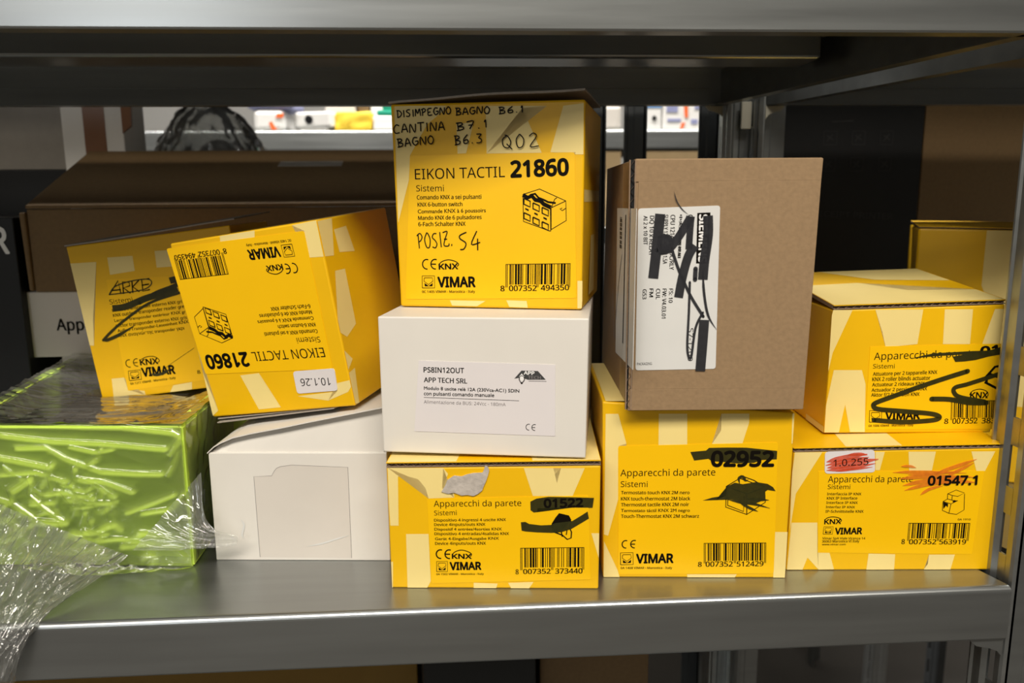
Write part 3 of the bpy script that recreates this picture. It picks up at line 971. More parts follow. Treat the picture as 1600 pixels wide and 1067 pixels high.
for s, l in (('Termostato touch KNX 2M nero', [9.6,50.8, 48.1,50.9, 9.6,52.7]), ('KNX touch-thermostat 2M black', [9.6,47.1, 48.6,47.3, 9.6,49.1]),
             ('Thermostat tactile KNX 2M noir', [9.7,43.5, 48.0,43.8, 9.6,45.5]), ('Termostato t\u00e1ctil KNX 2M negro', [9.7,40.1, 48.6,40.3, 9.7,42.0]),
             ('Touch-Thermostat KNX 2M schwarz', [9.8,36.6, 53.9,36.8, 9.7,38.6]), ('0A 1408 VIMAR - Marostica - Italy', [10.1,5.4, 39.6,5.6, 10.0,6.7])):
    p.text(s, l, 0.01)
p.ce(pairs([12.2,20.6])[0], pairs([17.1,20.7])[0], 2.3, 0.65)
p.text('VIMAR', [19.1,9.2, 40.0,9.5, 19.0,14.5], 0.05)
for s, l in (('8', [54.4,7.0, 56.4,7.0, 54.3,9.9]), ('007352', [58.8,7.0, 74.1,7.2, 58.7,10.1]), ('512429', [76.5,7.2, 91.6,7.5, 76.4,10.2])):
    p.text(s, l, 0.01)
p.build('lettering', 'black_ink', lab)
Print('front', 0.33).barcode('8007352512429', [57.6,10.5, 93.0,10.9, 57.2,21.1], 1.5).build('barcode', 'black_ink', lab)
Print('front', 0.33).emblem([10.0,8.0, 17.2,8.2, 9.8,15.3]).build('emblem', 'black_ink', lab)
p = Print('front', 0.34)
for l in ([68.6,55.5, 75.9,60.3, 90.1,55.2, 90.9,46.1, 80.8,38.8, 68.8,43.2, 68.6,55.5], [80.6,51.2, 90.4,55.2], [80.3,51.2, 80.8,38.8], [68.6,55.5, 80.3,51.2],
          [69.7,53.7, 69.8,44.3, 78.9,40.6, 78.9,49.5], [75.9,60.3, 76.4,62.0, 84.0,59.1, 90.1,55.2]):
    p.line(l, 0.5, sharp=True)
p.build('product_drawing', 'black_ink', lab)
p = Print('front', 0.45)
p.poly([47.8,75.8, 56.5,76.6, 58.1,78.2, 68.2,78.4, 78.9,78.3, 85.3,77.6, 96.0,76.4, 96.0,71.5, 87.7,71.1, 83.5,69.5, 73.9,69.1, 66.4,70.0, 60.0,70.4, 58.0,71.8, 50.1,70.8])
p.off = 0.5
p.poly([55.6,47.2, 60.8,48.9, 68.8,50.3, 69.1,55.7, 73.3,57.8, 77.7,56.9, 85.1,58.2, 91.6,57.1, 94.7,55.2, 96.3,52.8, 91.8,53.5, 90.2,52.3, 90.8,47.8, 84.6,45.2, 78.1,46.6, 71.6,47.8, 63.0,47.5])
p.off = 0.55
for l in ([70.0,47.7, 78.1,46.0, 85.7,44.9, 93.6,42.6], [80.2,48.3, 86.7,47.8, 92.9,47.5], [76.0,46.6, 81.5,43.2, 87.0,40.7], [76.1,56.9, 75.4,60.3, 77.5,61.4, 79.2,59.1, 80.8,59.7]):
    p.line(l, 1.6, taper=True)
p.build('marker_scribble', 'black_marker', b, 'black marker scribble over the number and the drawing')

Print('front', 0.5).text('02952', [59.9,67.6, 94.1,67.6, 59.8,76.0], 0.05).build('lettering', 'black_ink', lab)

# --- brown carton on top of it
b = carton('cardboard_box', 'plain brown carton with a scribbled white label, standing on a tall yellow box', 'box', ((0.0867, 0.0184, 0.1020), (-0.0000, -0.0000, -0.0638)), [0,0, 95.2,0, 98.0,133.4, 1.9,133.6], 125, ('kraft_card', 'kraft_card', 'kraft_edge'), bev=0.6)
bm = bmesh.new()
# exposed corrugated edge of the front flap at the left corner: two liners and a flute between them
zt = 133
for x0, x1 in ((-1.2, -0.7), (1.6, 2.1)):
    add_box(bm, x0 * MM, x1 * MM, -0.0008, 0.0012, 0.001, zt * MM)
pv = None
for k in range(43):
    z = 1 + k * (zt - 1) / 42
    row = [bm.verts.new(Vector((-0.8 if k % 2 else 1.7, y, z)) * MM) for y in (-0.7, 1.2)]
    if pv:
        bm.faces.new((pv[0], row[0], row[1], pv[1]))
    pv = row
link('flap_edge', bm, 'kraft_edge', b)
bm = bmesh.new()
add_box(bm, -0.0007, 0.0019, 0.0002, 0.0014, 0.001, zt * MM)  # solid black bar stands in for the shade between the liners
link('flap_gap_shade', bm, 'black_card', b)
bm = bmesh.new()
hexa(bm, [Vector(q) * MM for q in ((2.2, -0.5, 12), (95.5, -0.5, 12), (95.5, 0.3, 12), (2.2, 0.3, 12), (3.6, -0.5, 122), (97.6, -0.5, 122), (97.6, 0.3, 122), (3.6, 0.3, 122))], 0.2 * MM)
hexa(bm, [Vector(q) * MM for q in ((1.0, -0.5, 0.4), (95.2, -0.5, 0.4), (95.2, 0.3, 0.4), (1.0, 0.3, 0.4), (1.0, -0.5, 12.1), (95.5, -0.5, 12.1), (95.5, 0.3, 12.1), (1.0, 0.3, 12.1))], 0.2 * MM)
hexa(bm, [Vector(q) * MM for q in ((1.4, -0.5, 121.9), (97.6, -0.5, 121.9), (97.6, 0.3, 121.9), (1.4, 0.3, 121.9), (1.6, -0.5, 133), (98, -0.5, 133), (98, 0.3, 133), (1.6, 0.3, 133))], 0.2 * MM)
link('front_flap', bm, 'kraft_card', b)
lab = Print('front', 0.75).plate([3.9,22.7, 46.9,23.2, 46.0,109.6, 3.6,108.4], r=1.6).build('label', 'glossy_paper', b)
p = Print('front', 0.85)
for s, l in (('CPU Module', [29.6,105.0, 29.6,87.6, 32.0,104.9]), ('\u4e2d\u592e\u8655\u7406\u5668\u6a21\u7d44', [25.1,105.0, 24.9,82.6, 27.5,105.0]), ('CPU 1214C AC/DC/RLY', [20.5,105.0, 20.6,76.6, 22.8,105.0]),
             ('SUPPLY 120/240VAC 1.5A', [17.0,105.1, 17.1,79.7, 19.2,105.1]), ('DQ 10 x RELAY', [9.8,104.6, 9.7,84.0, 12.0,104.6]), ('AI 2 x 10 BIT', [6.5,104.6, 6.8,89.7, 8.5,104.6]),
             ):
    p.text(s, l, 0.006)
p.build('lettering', 'black_ink', lab)
Print('front', 0.85).poly([34.5,79.8, 41.0,79.7, 41.1,106.1, 34.3,105.9]).build('printed_bar', 'black_ink', lab)
p = Print('front', 0.85)
for s, l in (('FS: 10', [20.8,66.6, 20.7,59.2, 22.8,66.6]), ('FW: V4.03.01', [17.3,66.6, 17.2,50.9, 19.4,66.6]), ('CUL', [13.9,66.6, 13.9,61.1, 16.0,66.6]),
             ('FM', [10.4,66.7, 10.4,62.3, 12.4,66.6]), ('G53', [6.9,66.4, 6.8,61.2, 8.9,66.4]), ):
    p.text(s, l, 0.006)
p.build('lettering', 'black_ink', lab)
for s, l in (('S7-1200', [31.6,45.5, 31.8,27.6, 34.2,45.5]), ('PACKAGING', [4.7,25.5, 12.6,25.7, 4.7,26.9])):
    Print('front', 0.85).text(s, l).build('lettering', 'black_ink', lab)
Print('front', 0.92).text('SIEMENS', [35.5,104.9, 35.8,80.5, 39.5,104.9], 0.045).build('lettering', 'white_ink', lab, 'white company lettering on a black bar')
p = Print('front', 1.0)
p.line([15.1,105.6, 14.3,96.1, 13.3,84.0, 12.2,72.1], 5.27)
p.line([15.1,86.4, 20.2,87.7, 24.7,93.3, 29.8,101.9, 30.7,104.2], 4.29)
p.line([31.3,104.2, 30.9,99.9, 30.4,87.2], 3.51)
p.line([13.7,87.0, 18.9,86.9, 21.2,89.3, 20.3,93.3, 18.1,94.0], 2.34)
p.line([33.6,89.2, 30.4,83.9, 27.6,73.1, 25.8,61.9], 4.68)
p.line([21.3,88.0, 25.2,77.2, 27.7,71.7, 32.5,62.1, 39.2,51.7], 1.56)
p.line([39.8,104.5, 40.2,94.5, 38.8,81.1, 38.3,71.3], 5.07)
p.line([21.8,117.1, 23.5,111.9, 26.3,107.9, 29.8,105.0], 0.62, taper=True)
p.line([39.8,49.9, 39.4,39.9, 39.1,32.9, 38.6,22.1], 5.27)
p.line([38.1,77.1, 39.1,64.8, 41.7,52.4, 46.5,44.6], 1.36, taper=True)
p.line([31.5,70.0, 31.5,53.8, 31.3,34.3, 33.4,29.4, 35.3,45.5, 38.9,53.8], 1.25)
p.poly([14.4,94.1, 17.3,95.4, 20.0,94.0, 21.7,90.7, 21.3,86.9, 18.9,84.8, 14.8,85.1, 13.7,89.4])
p.off = 1.15
p.line([34.3,77.1, 34.2,71.4], 2.34)
p.build('marker_scribble', 'grey_marker', b, 'thick grey-black marker scribble across the label')
lab2 = Print('left', 0.3).plate([50.6,22.7, -18.2,26.8, -20.4,108.6, 52.5,108.2]).build('label', 'glossy_paper', b, 'folded-over half of the label on the side face')
p = Print('left', 0.4)
p.line([2.6,105.2, 5.2,35.0], 1.6, sharp=True)
p.line([15.9,104.9, 19.3,33.9], 3.2, sharp=True)
for k in range(26):
    t0 = k / 26
    y = 270 * (1 - t0) + 395 * t0
    pass
p.build('lettering', 'black_ink', lab2)
p = Print('left', 0.4)
L0, L1 = pairs([34.1,103.2, 34.1,85.4])
for k in range(22):
    if k not in (9, 15):
        t0, t1 = k / 22, (k + (0.75 if k % 3 else 0.4)) / 22
        a, c2 = L0[1] + (L1[1] - L0[1]) * t0, L0[1] + (L1[1] - L0[1]) * t1
        p.poly([(L0[0] - 4, a), (L0[0] + 5, a), (L0[0] + 5, c2), (L0[0] - 4, c2)])
p.build('barcode', 'black_ink', lab2)
p = Print('left', 0.45)
p.line([58.8,101.5, 58.6,80.1, 65.8,57.6, 57.6,30.1], 1.4)
p.line([29.4,82.1, 43.3,60.2, 53.5,37.1, 57.6,30.1], 1.2)
p.build('marker_scribble', 'grey_marker', b)
bm = bmesh.new()
for f in ((0, 0.2, 1, 132), ):
    add_box(bm, -0.00025, -0.00005, 0.002, 0.03, 0.001, 0.132)
link('packing_tape', bm, 'clear_tape', b)

# --- low box at the right end of the shelf
b = carton('cardboard_box', 'low yellow box with a red-crayoned white sticker, at the right end of the shelf', 'box', ((0.1850, 0.0292, 0.0000), (-0.0000, -0.0000, -0.0709)), [0,0, 119.1,0, 120.2,76.8, 0.4,74.8], 104, YB,
           {'front': [[1.3,73.8, 17.6,73.7, 3.1,47.4, 0.9,24.8, 0.1,57.6], [52.6,74.2, 46.9,74.2, 47.8,61.4, 50.2,61.4], [65.5,73.8, 81.4,74.0, 79.9,61.0, 67.0,61.1], [100.7,74.1, 115.6,74.2, 110.1,60.5, 105.3,60.5],
                      [1.6,29.7, 16.5,29.7, 17.6,11.1, 24.7,11.1, 28.0,0.6, 19.0,0.4, 12.1,8.0, 9.6,0.4, 0.5,0.5], [47.5,10.4, 63.0,9.9, 63.1,0.1, 46.9,0.2], [82.7,9.6, 97.7,9.6, 95.9,0.0, 80.3,0.1, 82.4,3.6]],
            'top': [[30, 0, 62, 0, 70, 104, 44, 104], [0, 40, 20, 60, 20, 104, 0, 104], [96, 30, 119, 30, 119, 60, 100, 60]]}, lid=(2.2, 0.0, 1.0), bev=0.8)
lab = Print('front', 0.2).plate([17.8,11.1, 107.4,9.8, 109.7,60.7, 15.3,60.9]).build('label', 'yellow_label', b)
p = Print('front', 0.28)
p.text('Apparecchi da parete', [21.0,54.2, 69.5,54.2, 20.8,58.0]).text('Sistemi', [21.1,50.2, 34.0,50.1, 20.9,52.9])
for s, l in (('Interfaccia IP KNX', [21.0,46.5, 40.6,46.4, 20.9,48.0]), ('KNX IP Interface', [21.1,43.8, 38.5,43.8, 21.0,45.4]), ('Interface IP KNX', [20.9,41.2, 38.9,41.1, 20.8,42.7]),
             ('Interfaz IP KNX', [20.8,38.6, 37.5,38.4, 20.7,40.0]), ('IP-Schnittstelle KNX', [20.8,35.8, 42.6,35.7, 20.7,37.4]), ('Vimar SpA Viale Vicenza 14', [20.0,19.4, 44.8,19.3, 19.9,20.7]),
             ('36063 Marostica VI Italy', [19.9,17.4, 41.5,17.5, 19.8,18.9]), ('www.vimar.com', [20.0,15.7, 33.7,15.7, 19.9,16.8]), ('0A 1910', [97.3,30.8, 104.6,30.8, 97.2,31.9])):
    p.text(s, l, 0.008)
p.knx([20.6,28.8, 30.0,29.0, 20.5,31.7], [20.7,31.4, 22.3,32.7, 25.2,33.2, 28.6,32.6, 30.3,31.1, 29.3,29.8], 0.5)
p.text('VIMAR', [27.2,22.6, 42.5,22.7, 27.1,26.4], 0.05)
for s, l in (('8', [66.0,16.3, 67.8,16.3, 65.8,19.3]), ('007352', [70.4,16.2, 86.0,16.1, 70.4,19.2]), ('563919', [87.9,16.1, 103.2,16.0, 87.8,19.1])):
    p.text(s, l, 0.01)
p.build('lettering', 'black_ink', lab)
Print('front', 0.28).barcode('8007352563919', [69.2,19.8, 104.6,19.6, 69.2,29.0], 1.5).build('barcode', 'black_ink', lab)
Print('front', 0.28).emblem([20.2,22.6, 25.6,22.6, 20.4,27.2]).build('emblem', 'black_ink', lab)
p = Print('front', 0.28)
for l in ([90.1,47.0, 94.7,49.3, 99.6,47.5, 96.0,45.4, 92.8,46.0, 90.1,47.0], [90.1,47.0, 90.2,43.7], [92.8,46.0, 92.8,43.4], [87.8,42.4, 90.3,43.9, 94.0,42.9, 96.2,42.9, 92.5,40.9, 87.8,42.4],
          [87.8,42.4, 87.9,37.0, 91.8,35.2, 96.2,34.5, 100.3,37.2, 99.7,47.0], [92.5,40.9, 91.8,35.2], [95.3,42.7, 93.2,41.3]):
    p.line(l, 0.35, sharp=True)
p.poly([88.0,42.1, 90.8,41.1, 90.8,38.8, 89.7,39.9, 88.4,37.8])
p.poly([93.1,42.4, 94.2,43.3, 95.5,42.7, 94.1,41.7])
p.build('product_drawing', 'black_ink', lab)
st = Print('front', 0.45).plate([18.8,59.5, 47.5,60.2, 46.3,73.7, 18.2,72.5], r=2.2).build('sticker', 'white_label', b, 'small white sticker')
Print('front', 0.68).text('1.0.255', [23.4,63.9, 43.2,64.9, 23.2,67.9]).build('lettering', 'black_ink', st)
p = Print('front', 0.56)
for l, w in (([19.3,66.5, 29.1,69.0, 42.3,71.2], 3.15), ([18.9,64.5, 32.1,67.5, 43.4,69.4], 2.52), ([20.0,63.0, 34.1,65.7, 48.8,68.2], 3.78), ([19.6,61.5, 32.4,62.9, 47.5,65.6], 2.52),
             ([30.9,70.7, 37.6,71.2, 42.4,70.6], 1.89), ([24.9,60.9, 34.4,62.2, 45.8,63.4], 1.58)):
    p.line(l, w, taper=True)
p.build('crayon_strokes', 'red_crayon', b, 'red crayon strokes on the white sticker')
p = Print('front', 0.5)
for l, w in (([57.5,60.1, 69.0,60.3, 82.4,60.0, 99.6,59.6], 1.89), ([62.0,63.8, 66.8,63.8, 70.7,62.8], 1.58), ([82.4,59.7, 93.5,63.7, 104.6,67.9], 2.21), ([87.4,57.1, 96.5,62.1, 103.3,65.9], 1.89),
             ([63.9,52.2, 78.0,55.2, 101.8,57.1], 2.52), ([65.1,49.3, 79.2,53.1, 97.2,54.6], 2.21), ([61.6,56.3, 77.8,57.7, 104.7,57.1], 2.52), ([74.4,46.6, 79.4,50.1, 86.9,52.1], 1.89),
             ([78.1,54.2, 90.5,55.1, 104.9,54.0], 3.15), ([66.2,58.8, 78.6,59.2, 96.6,60.9], 1.58)):
    p.line(l, w, taper=True)
p.build('crayon_strokes', 'orange_crayon', b, 'orange crayon strokes round the printed number')

Print('front', 0.66).text('01547.1', [78.1,52.5, 105.8,52.7, 77.7,57.8], 0.045).build('lettering', 'black_ink', lab)

# --- box on top of it
b = carton('cardboard_box', 'yellow and cream box scrawled over in black marker, by the right post', 'box', ((0.2125, 0.0499, 0.0765), (-0.0000, -0.0000, -0.0752)), [0,0, 99.0,0, 99.9,79.9, 1.1,77.1], 105, YB,
           {'front': [[1.6,77.8, 13.4,77.8, 2.2,49.1, -1.0,30.3, -2.7,56.2], [24.0,77.7, 53.1,78.1, 51.1,54.0, 32.8,52.2, 30.3,61.1], [65.1,77.4, 81.4,78.0, 81.6,53.8, 65.9,53.9], [94.8,77.2, 102.3,77.2, 100.9,54.1, 88.7,53.9],
                      [3.5,38.7, 19.9,38.6, 22.7,30.1, 24.3,0.7, 15.5,0.8, 11.5,17.7, 8.9,0.5, -0.5,0.6, -0.1,14.4]],
            'left': [[0, 0, 30, 0, 30, 4, 0, 4]],
            'top': [[0, 0, 99, 0, 99, 30, 60, 34, 40, 62, 0, 58], [55, 70, 99, 60, 99, 105, 30, 105]]}, lid=(2.4, 0.0, 9.0), bev=1.0)
lab = Print('front', 0.25).plate([24.2,2.3, 102.4,2.3, 100.9,54.1, 23.7,52.6]).build('label', 'yellow_label', b)
p = Print('front', 0.33)
p.text('Apparecchi da parete', [26.4,44.7, 86.0,46.4, 26.1,49.0]).text('Sistemi', [26.2,39.6, 38.8,39.6, 26.0,42.2])
p.text('01', [88.5,46.9, 97.8,47.9, 88.0,52.1], 0.05)
for s, l in (('Attuatore per 2 tapparelle KNX', [26.5,35.2, 63.9,36.2, 26.3,37.3]), ('KNX 2 roller blinds actuator', [26.4,31.9, 60.2,32.6, 26.2,34.2]), ('Actuateur 2 rideaux KNX', [26.5,28.7, 57.1,29.4, 26.3,30.8]),
             ('Actuador 2 persianas KNX', [26.4,25.5, 58.9,26.3, 26.3,27.5]), ('Aktor f/2 Rolladen KNX', [26.4,22.5, 54.7,22.9, 26.3,24.6]), ('0A 1006 VIMAR - Marostica - Italy', [26.2,3.9, 52.7,4.4, 26.1,5.3])):
    p.text(s, l, 0.008)
p.knx([84.6,21.4, 94.8,21.4, 84.3,24.9], [84.1,23.3, 85.5,25.6, 89.6,26.8, 93.7,25.6, 95.0,23.2, 93.5,21.3], 0.5)
p.text('VIMAR', [35.9,8.3, 55.9,8.9, 35.5,12.9], 0.05)
for s, l in (('8', [70.8,5.7, 73.0,5.7, 70.5,8.8]), ('007352', [75.6,5.7, 90.2,5.9, 75.3,9.1]), ('383', [92.8,5.9, 100.7,6.0, 92.5,9.1])):
    p.text(s, l, 0.01)
p.build('lettering', 'black_ink', lab)
Print('front', 0.33).barcode('8007352383012', [74.3,9.5, 101.7,9.3, 73.6,19.8], 1.6).build('barcode', 'black_ink', lab)
Print('front', 0.33).emblem([26.4,6.9, 33.6,6.8, 26.1,14.0]).build('emblem', 'black_ink', lab)
p = Print('front', 0.33)
for l in ([92.3,33.7, 97.3,40.2, 100.4,40.8], [92.2,31.1, 99.9,27.1], [93.9,36.3, 100.5,33.7], [93.4,35.0, 93.2,30.4]):
    p.line(l, 1.4, sharp=True)
p.build('product_drawing', 'black_ink', lab)
p = Print('front', 0.45)
p.line([48.8,45.6, 60.2,47.5, 72.7,48.3, 90.1,49.3, 100.0,50.5], 1.8, taper=True)
p.poly([72.0,46.5, 80.2,48.0, 88.9,49.0, 94.4,50.5, 99.9,52.3, 100.3,47.7, 92.9,46.4, 85.6,44.4, 79.4,43.6, 73.9,43.3])
p.off = 0.5
p.line([81.5,37.7, 69.0,33.6, 54.2,28.4, 39.5,22.8, 29.6,18.9, 28.2,16.9, 31.2,14.9, 45.3,13.6, 60.7,12.2, 66.5,10.8, 67.3,9.1, 62.3,7.8, 45.8,6.9, 29.1,8.2], 2.9)
p.line([100.2,36.0, 91.7,33.1, 81.9,29.8, 75.2,27.9, 74.8,24.9, 78.9,22.0, 93.1,19.3], 2.6)
p.line([62.1,21.0, 72.6,20.7, 84.2,18.7, 94.4,18.5], 3.0)
p.build('marker_scribble', 'black_marker', b, 'black marker zigzag scrawled over the label')

# --- yellow box behind on the neighbouring bay
b = carton('cardboard_box', 'unlabelled shaded yellow box behind the black-scrawled box, beside the right post', 'box', ((0.344, 0.19, 0.0), (0, 0, math.radians(-27))),
           [0, 0, 92, 0, 92, 192, 0, 193.5], 100, YB, {'front': [[45, 191, 70, 191, 76, 150, 62, 110, 45, 150], [60, 120, 91, 150, 91, 60, 60, 60]]}, lid=(1.0, 0.0, 2.0), bev=1.6)

# ------------------------------------------------------------------ left group
# --- white box with the lifted lid
WB = carton('cardboard_box', 'plain white box with a half-lifted lid, beside the lime crate', 'box', ((-0.1551, 0.0692, 0.0000), (-0.0000, -0.0000, -0.0863)), [0,0, 107.0,0, 107.2,68.6, 0.2,68.6], 104,
            ('white_card', 'grey_white_card', 'grey_board'), {'front': [[26.8,53.7, 37.6,54.1, 39.3,57.1, 40.8,58.9, 43.1,59.9, 50.1,60.9, 83.7,59.5, 83.4,1.8, 27.2,2.1]]}, bev=0.6)
p = Print('front', 0.16)
p.line([27.2,2.1, 26.8,53.7, 37.6,54.1, 39.3,57.1, 40.8,58.9, 43.1,59.9, 50.1,60.9, 83.7,59.5, 83.4,1.8], 0.22, sharp=True)
p.build('cut_line', 'grey_ink', WB, 'thin cut outline of a window panel')
for l, w in (([56.5,9.2, 66.0,11.3, 75.6,14.4, 83.3,16.7], 1.0), ([17.1,26.6, 18.8,22.9, 17.2,16.7, 18.6,14.0], 1.2), ([10.5,16.1, 11.5,14.2, 14.3,12.4], 1.0)):
    Print('front', 0.3).line(l, w, taper=True).build('tape_streak', 'glossy_paper', WB, 'shiny scrap of clear tape')
LIDZ = [(0, 68.9), (4, 72.6), (9, 75.4), (16, 78.4), (27, 81.0), (45, 84.4), (62, 88.0), (84, 92.4), (100, 95.6), (106, 96.8)]
bm = bmesh.new()
rows = []
for x, z in LIDZ:
    rows.append([bm.verts.new(Vector((x, y, z + dz - 0.8)) * MM) for y, dz in ((-1.0, 0), (-1.0, 0.7), (102, 0.7), (102, 0))])
for i in range(len(rows) - 1):
    for k in range(4):
        bm.faces.new((rows[i][k], rows[i + 1][k], rows[i + 1][(k + 1) % 4], rows[i][(k + 1) % 4]))
bm.faces.new(rows[0])
bm.faces.new(rows[-1][::-1])
link('lid', bm, 'white_card', WB)
bm = bmesh.new()
front = []
for x, z in LIDZ:
    front.append([bm.verts.new(Vector((x * 0.985 + 1, y, zz)) * MM) for zz, y in ((67.5, 1.2), (z - 1.2, 3.4))] + [bm.verts.new(Vector((x * 0.985 + 1, y + 0.6, zz)) * MM) for zz, y in ((z - 1.2, 3.4), (67.5, 1.2))])
for i in range(len(front) - 1):
    for k in range(4):
        bm.faces.new((front[i][k], front[i + 1][k], front[i + 1][(k + 1) % 4], front[i][(k + 1) % 4]))
bm.faces.new(front[0])
bm.faces.new(front[-1][::-1])
link('tuck_flap', bm, 'white_card', WB)

# --- upside-down box leaning on its lid
UD = carton('cardboard_box', 'yellow box lying upside down and tilted, on the lifted lid of the plain white box', 'box', ((-0.1598, 0.0977, 0.0826), (0.0676, -0.1389, -0.3467)), [0, 0, 100.9, 0, 100.9, 110, 0, 110], 92, YB,
            {'front': [[36.3,111.9, 60.5,111.7, 58.9,105.6, 35.3,105.9], [84.8,109.2, 100.7,109.9, 101.5,89.1, 91.2,89.8, 91.8,105.1], [27.2,25.1, 40.7,25.4, 50.5,2.9, 34.7,2.6], [1.5,48.5, 0.9,29.5, 5.2,4.0, 0.1,0.7],
                       [63.6,8.9, 90.9,9.8, 92.0,14.8, 104.8,16.5, 98.0,8.9, 83.7,4.6]],
             'right': [[0.6,109.2, 17.3,109.5, 11.0,88.3, 0.9,89.1], [17.1,102.8, 32.4,103.5, 37.0,87.5, 18.1,89.3], [8.6,79.6, 20.5,79.1, 20.2,45.5, 6.7,40.5, -1.8,45.8],
                       [-3.9,37.8, 7.8,26.8, -3.8,19.3, -14.1,26.2], [-5.0,19.6, 8.2,21.2, 4.8,0.3, -0.5,1.4]]}, bev=1.0)
la = Vector([8.7,86.7]), Vector([103.1,86.7]), Vector([3.3,4.3])
lb = Vector([1.7,26.6]), Vector([3.2,109.4]), Vector([91.2,23.7]), Vector([91.8,105.1])
# label corners on the upright box -> the same corners, turned round, on this one
src0, srcx, srcy = la[2], la[1] - la[0], la[0] - la[2]
dst0, dstx, dsty = lb[3], lb[1] - lb[3], lb[2] - lb[3]
S = Matrix(((srcx.x, srcy.x), (srcx.y, srcy.y)))
D = Matrix(((dstx.x, dsty.x), (dstx.y, dsty.y)))
T = D @ S.inverted()
off = dst0 - T @ src0
eik_label(UD, (T[0][0], T[0][1], off.x, T[1][0], T[1][1], off.y))
st = Print('front', 0.4).plate([64.0,10.5, 91.6,10.3, 92.4,24.0, 64.4,24.4], r=2.0).build('sticker', 'white_label', UD, 'small white sticker')
Print('front', 0.48).text('10.1.26', [88.2,18.6, 68.2,19.6, 87.5,14.1]).build('lettering', 'black_ink', st)
bm = bmesh.new()
for y0, z0, s in ((-1.0, -2.6, 2.2), (0.5, -1.2, 1.0)):
    hexa(bm, [Vector(q) * MM for q in ((3, y0, z0 - s * 0.6), (86, y0 + 1, z0 + s * 0.8), (99, 88, z0 + s * 0.6), (4, 88, z0), (3, y0, z0 - s * 0.6 + 0.7), (86, y0 + 1, z0 + s * 0.8 + 0.5), (99, 88, z0 + s * 0.6 + 0.5), (4, 88, z0 + 0.7))])
link('bottom_flap', bm, 'grey_board', UD, None)

# --- tilted box behind it
AR = carton('cardboard_box', 'yellow box leaning on the filmed lime crate, left of the upside-down box', 'box', ((-0.2596, 0.1698, 0.0769), (0.0177, -0.1208, -0.0821)), [0, 0, 113, 0, 115, 110.3, 0, 110.3], 78, YB,
            {'front': [[26.8,99.5, 44.4,98.4, 43.7,88.1, 26.0,87.6], [60.3,99.7, 71.8,99.0, 71.6,87.6, 59.3,88.4], [-2.3,98.9, 18.5,97.5, 6.9,58.7, 3.3,40.2, -2.2,40.9], [10.2,15.2, 19.0,14.9, 20.1,5.9, 31.7,3.6, 31.6,-0.4, 8.5,0.8],
                       [52.9,5.0, 66.7,5.7, 65.6,0.5, 49.4,0.1]]}, bev=0.8)
lab = Print('front', 0.2).plate([19.9,5.1, 76.4,6.1, 82.5,80.1, 22.5,84.7], r=1.2).build('label', 'yellow_label', AR)
p = Print('front', 0.28)
p.text('Sistemi', [21.3,67.4, 37.7,67.3, 21.7,70.7])
for s, l in (('Lettore transponder esterno KNX gri', [21.9,62.0, 71.7,62.0, 22.1,64.1]), ('KNX outdoor transponder reader gre', [21.7,58.4, 72.5,58.5, 21.9,60.6]), ('Lecteur transponder ext\u00e9rieur KNX gr', [21.8,54.8, 72.7,54.7, 22.0,56.9]),
             ('Lector transponder externo KNX gris', [22.2,50.9, 73.0,50.5, 22.4,53.1]), ('Au\u00dfen-Transponder-Leseeinheit KNX', [22.3,47.3, 73.4,47.6, 22.5,49.5]),
             ('KNX \u03b1\u03bd\u03b1\u03b3\u03bd\u03ce\u03c3\u03c4\u03b7\u03c2 transponder \u03b3\u03ba\u03c1\u03b9', [22.1,43.8, 69.6,43.5, 22.3,46.0]), ('0A 1211 VIMAR - Marostica - Italy', [22.8,9.1, 55.8,9.5, 23.0,10.7]),
             ('8', [72.1,11.0, 74.2,11.1, 72.5,13.5])):
    p.text(s, l, 0.006)
p.ce(pairs([24.7,24.5])[0], pairs([30.2,24.5])[0], 2.7, 0.6)
p.knx([33.1,22.2, 45.8,21.7, 33.9,26.3], [34.4,26.2, 37.9,27.5, 42.4,27.6, 45.6,26.2, 47.1,23.8, 45.4,22.7], 0.5)
p.text('VIMAR', [32.8,14.0, 56.3,13.3, 33.8,20.0], 0.05)
p.build('lettering', 'black_ink', lab)
p = Print('front', 0.28)
for l in ([22.2,73.9, 30.7,82.9, 30.6,73.6], [24.1,76.8, 31.3,76.6], [32.5,73.4, 33.6,81.7, 38.1,80.9, 38.0,78.4, 33.4,77.5, 37.4,73.2], [39.0,73.3, 40.3,81.7], [45.3,81.5, 40.0,77.5, 43.8,73.5], [51.5,74.1, 46.3,73.6, 47.2,81.5, 52.8,81.6], [46.8,77.7, 51.7,77.9]):
    p.line(l, 0.9, sharp=True)
p.build('heading', 'black_ink', lab)
Print('front', 0.28).emblem([22.7,12.2, 31.4,12.1, 23.3,19.1]).build('emblem', 'black_ink', lab)
p = Print('front', 0.4)
p.line([22.6,74.2, 32.6,74.1, 46.9,74.6, 53.0,77.4, 53.2,80.5, 48.5,81.7, 37.4,81.3, 27.5,79.1, 22.7,74.6], 0.80)
p.line([22.5,64.5, 32.0,64.6, 47.1,68.4, 58.4,70.1, 70.7,72.4], 4.50)
p.line([41.8,66.0, 55.5,71.2, 66.3,73.7, 75.4,76.4], 3.00)
p.line([66.5,78.3, 76.1,79.4], 4.50)
p.line([10.8,43.2, 18.0,48.6, 30.0,55.8, 49.4,65.0, 72.4,69.4], 1.80)
p.line([10.7,42.7, 14.7,43.2, 24.6,46.2, 36.0,51.1], 2.25, taper=True)
p.line([39.2,15.6, 42.9,14.0, 49.5,15.1, 54.0,17.5], 2.00, taper=True)
p.line([46.6,16.3, 57.4,21.9, 73.4,29.7], 0.25)
p.build('marker_scribble', 'black_marker', AR, 'dark green-black marker strokes crossing out the heading')
bm = bmesh.new()
n = 12
rows = []
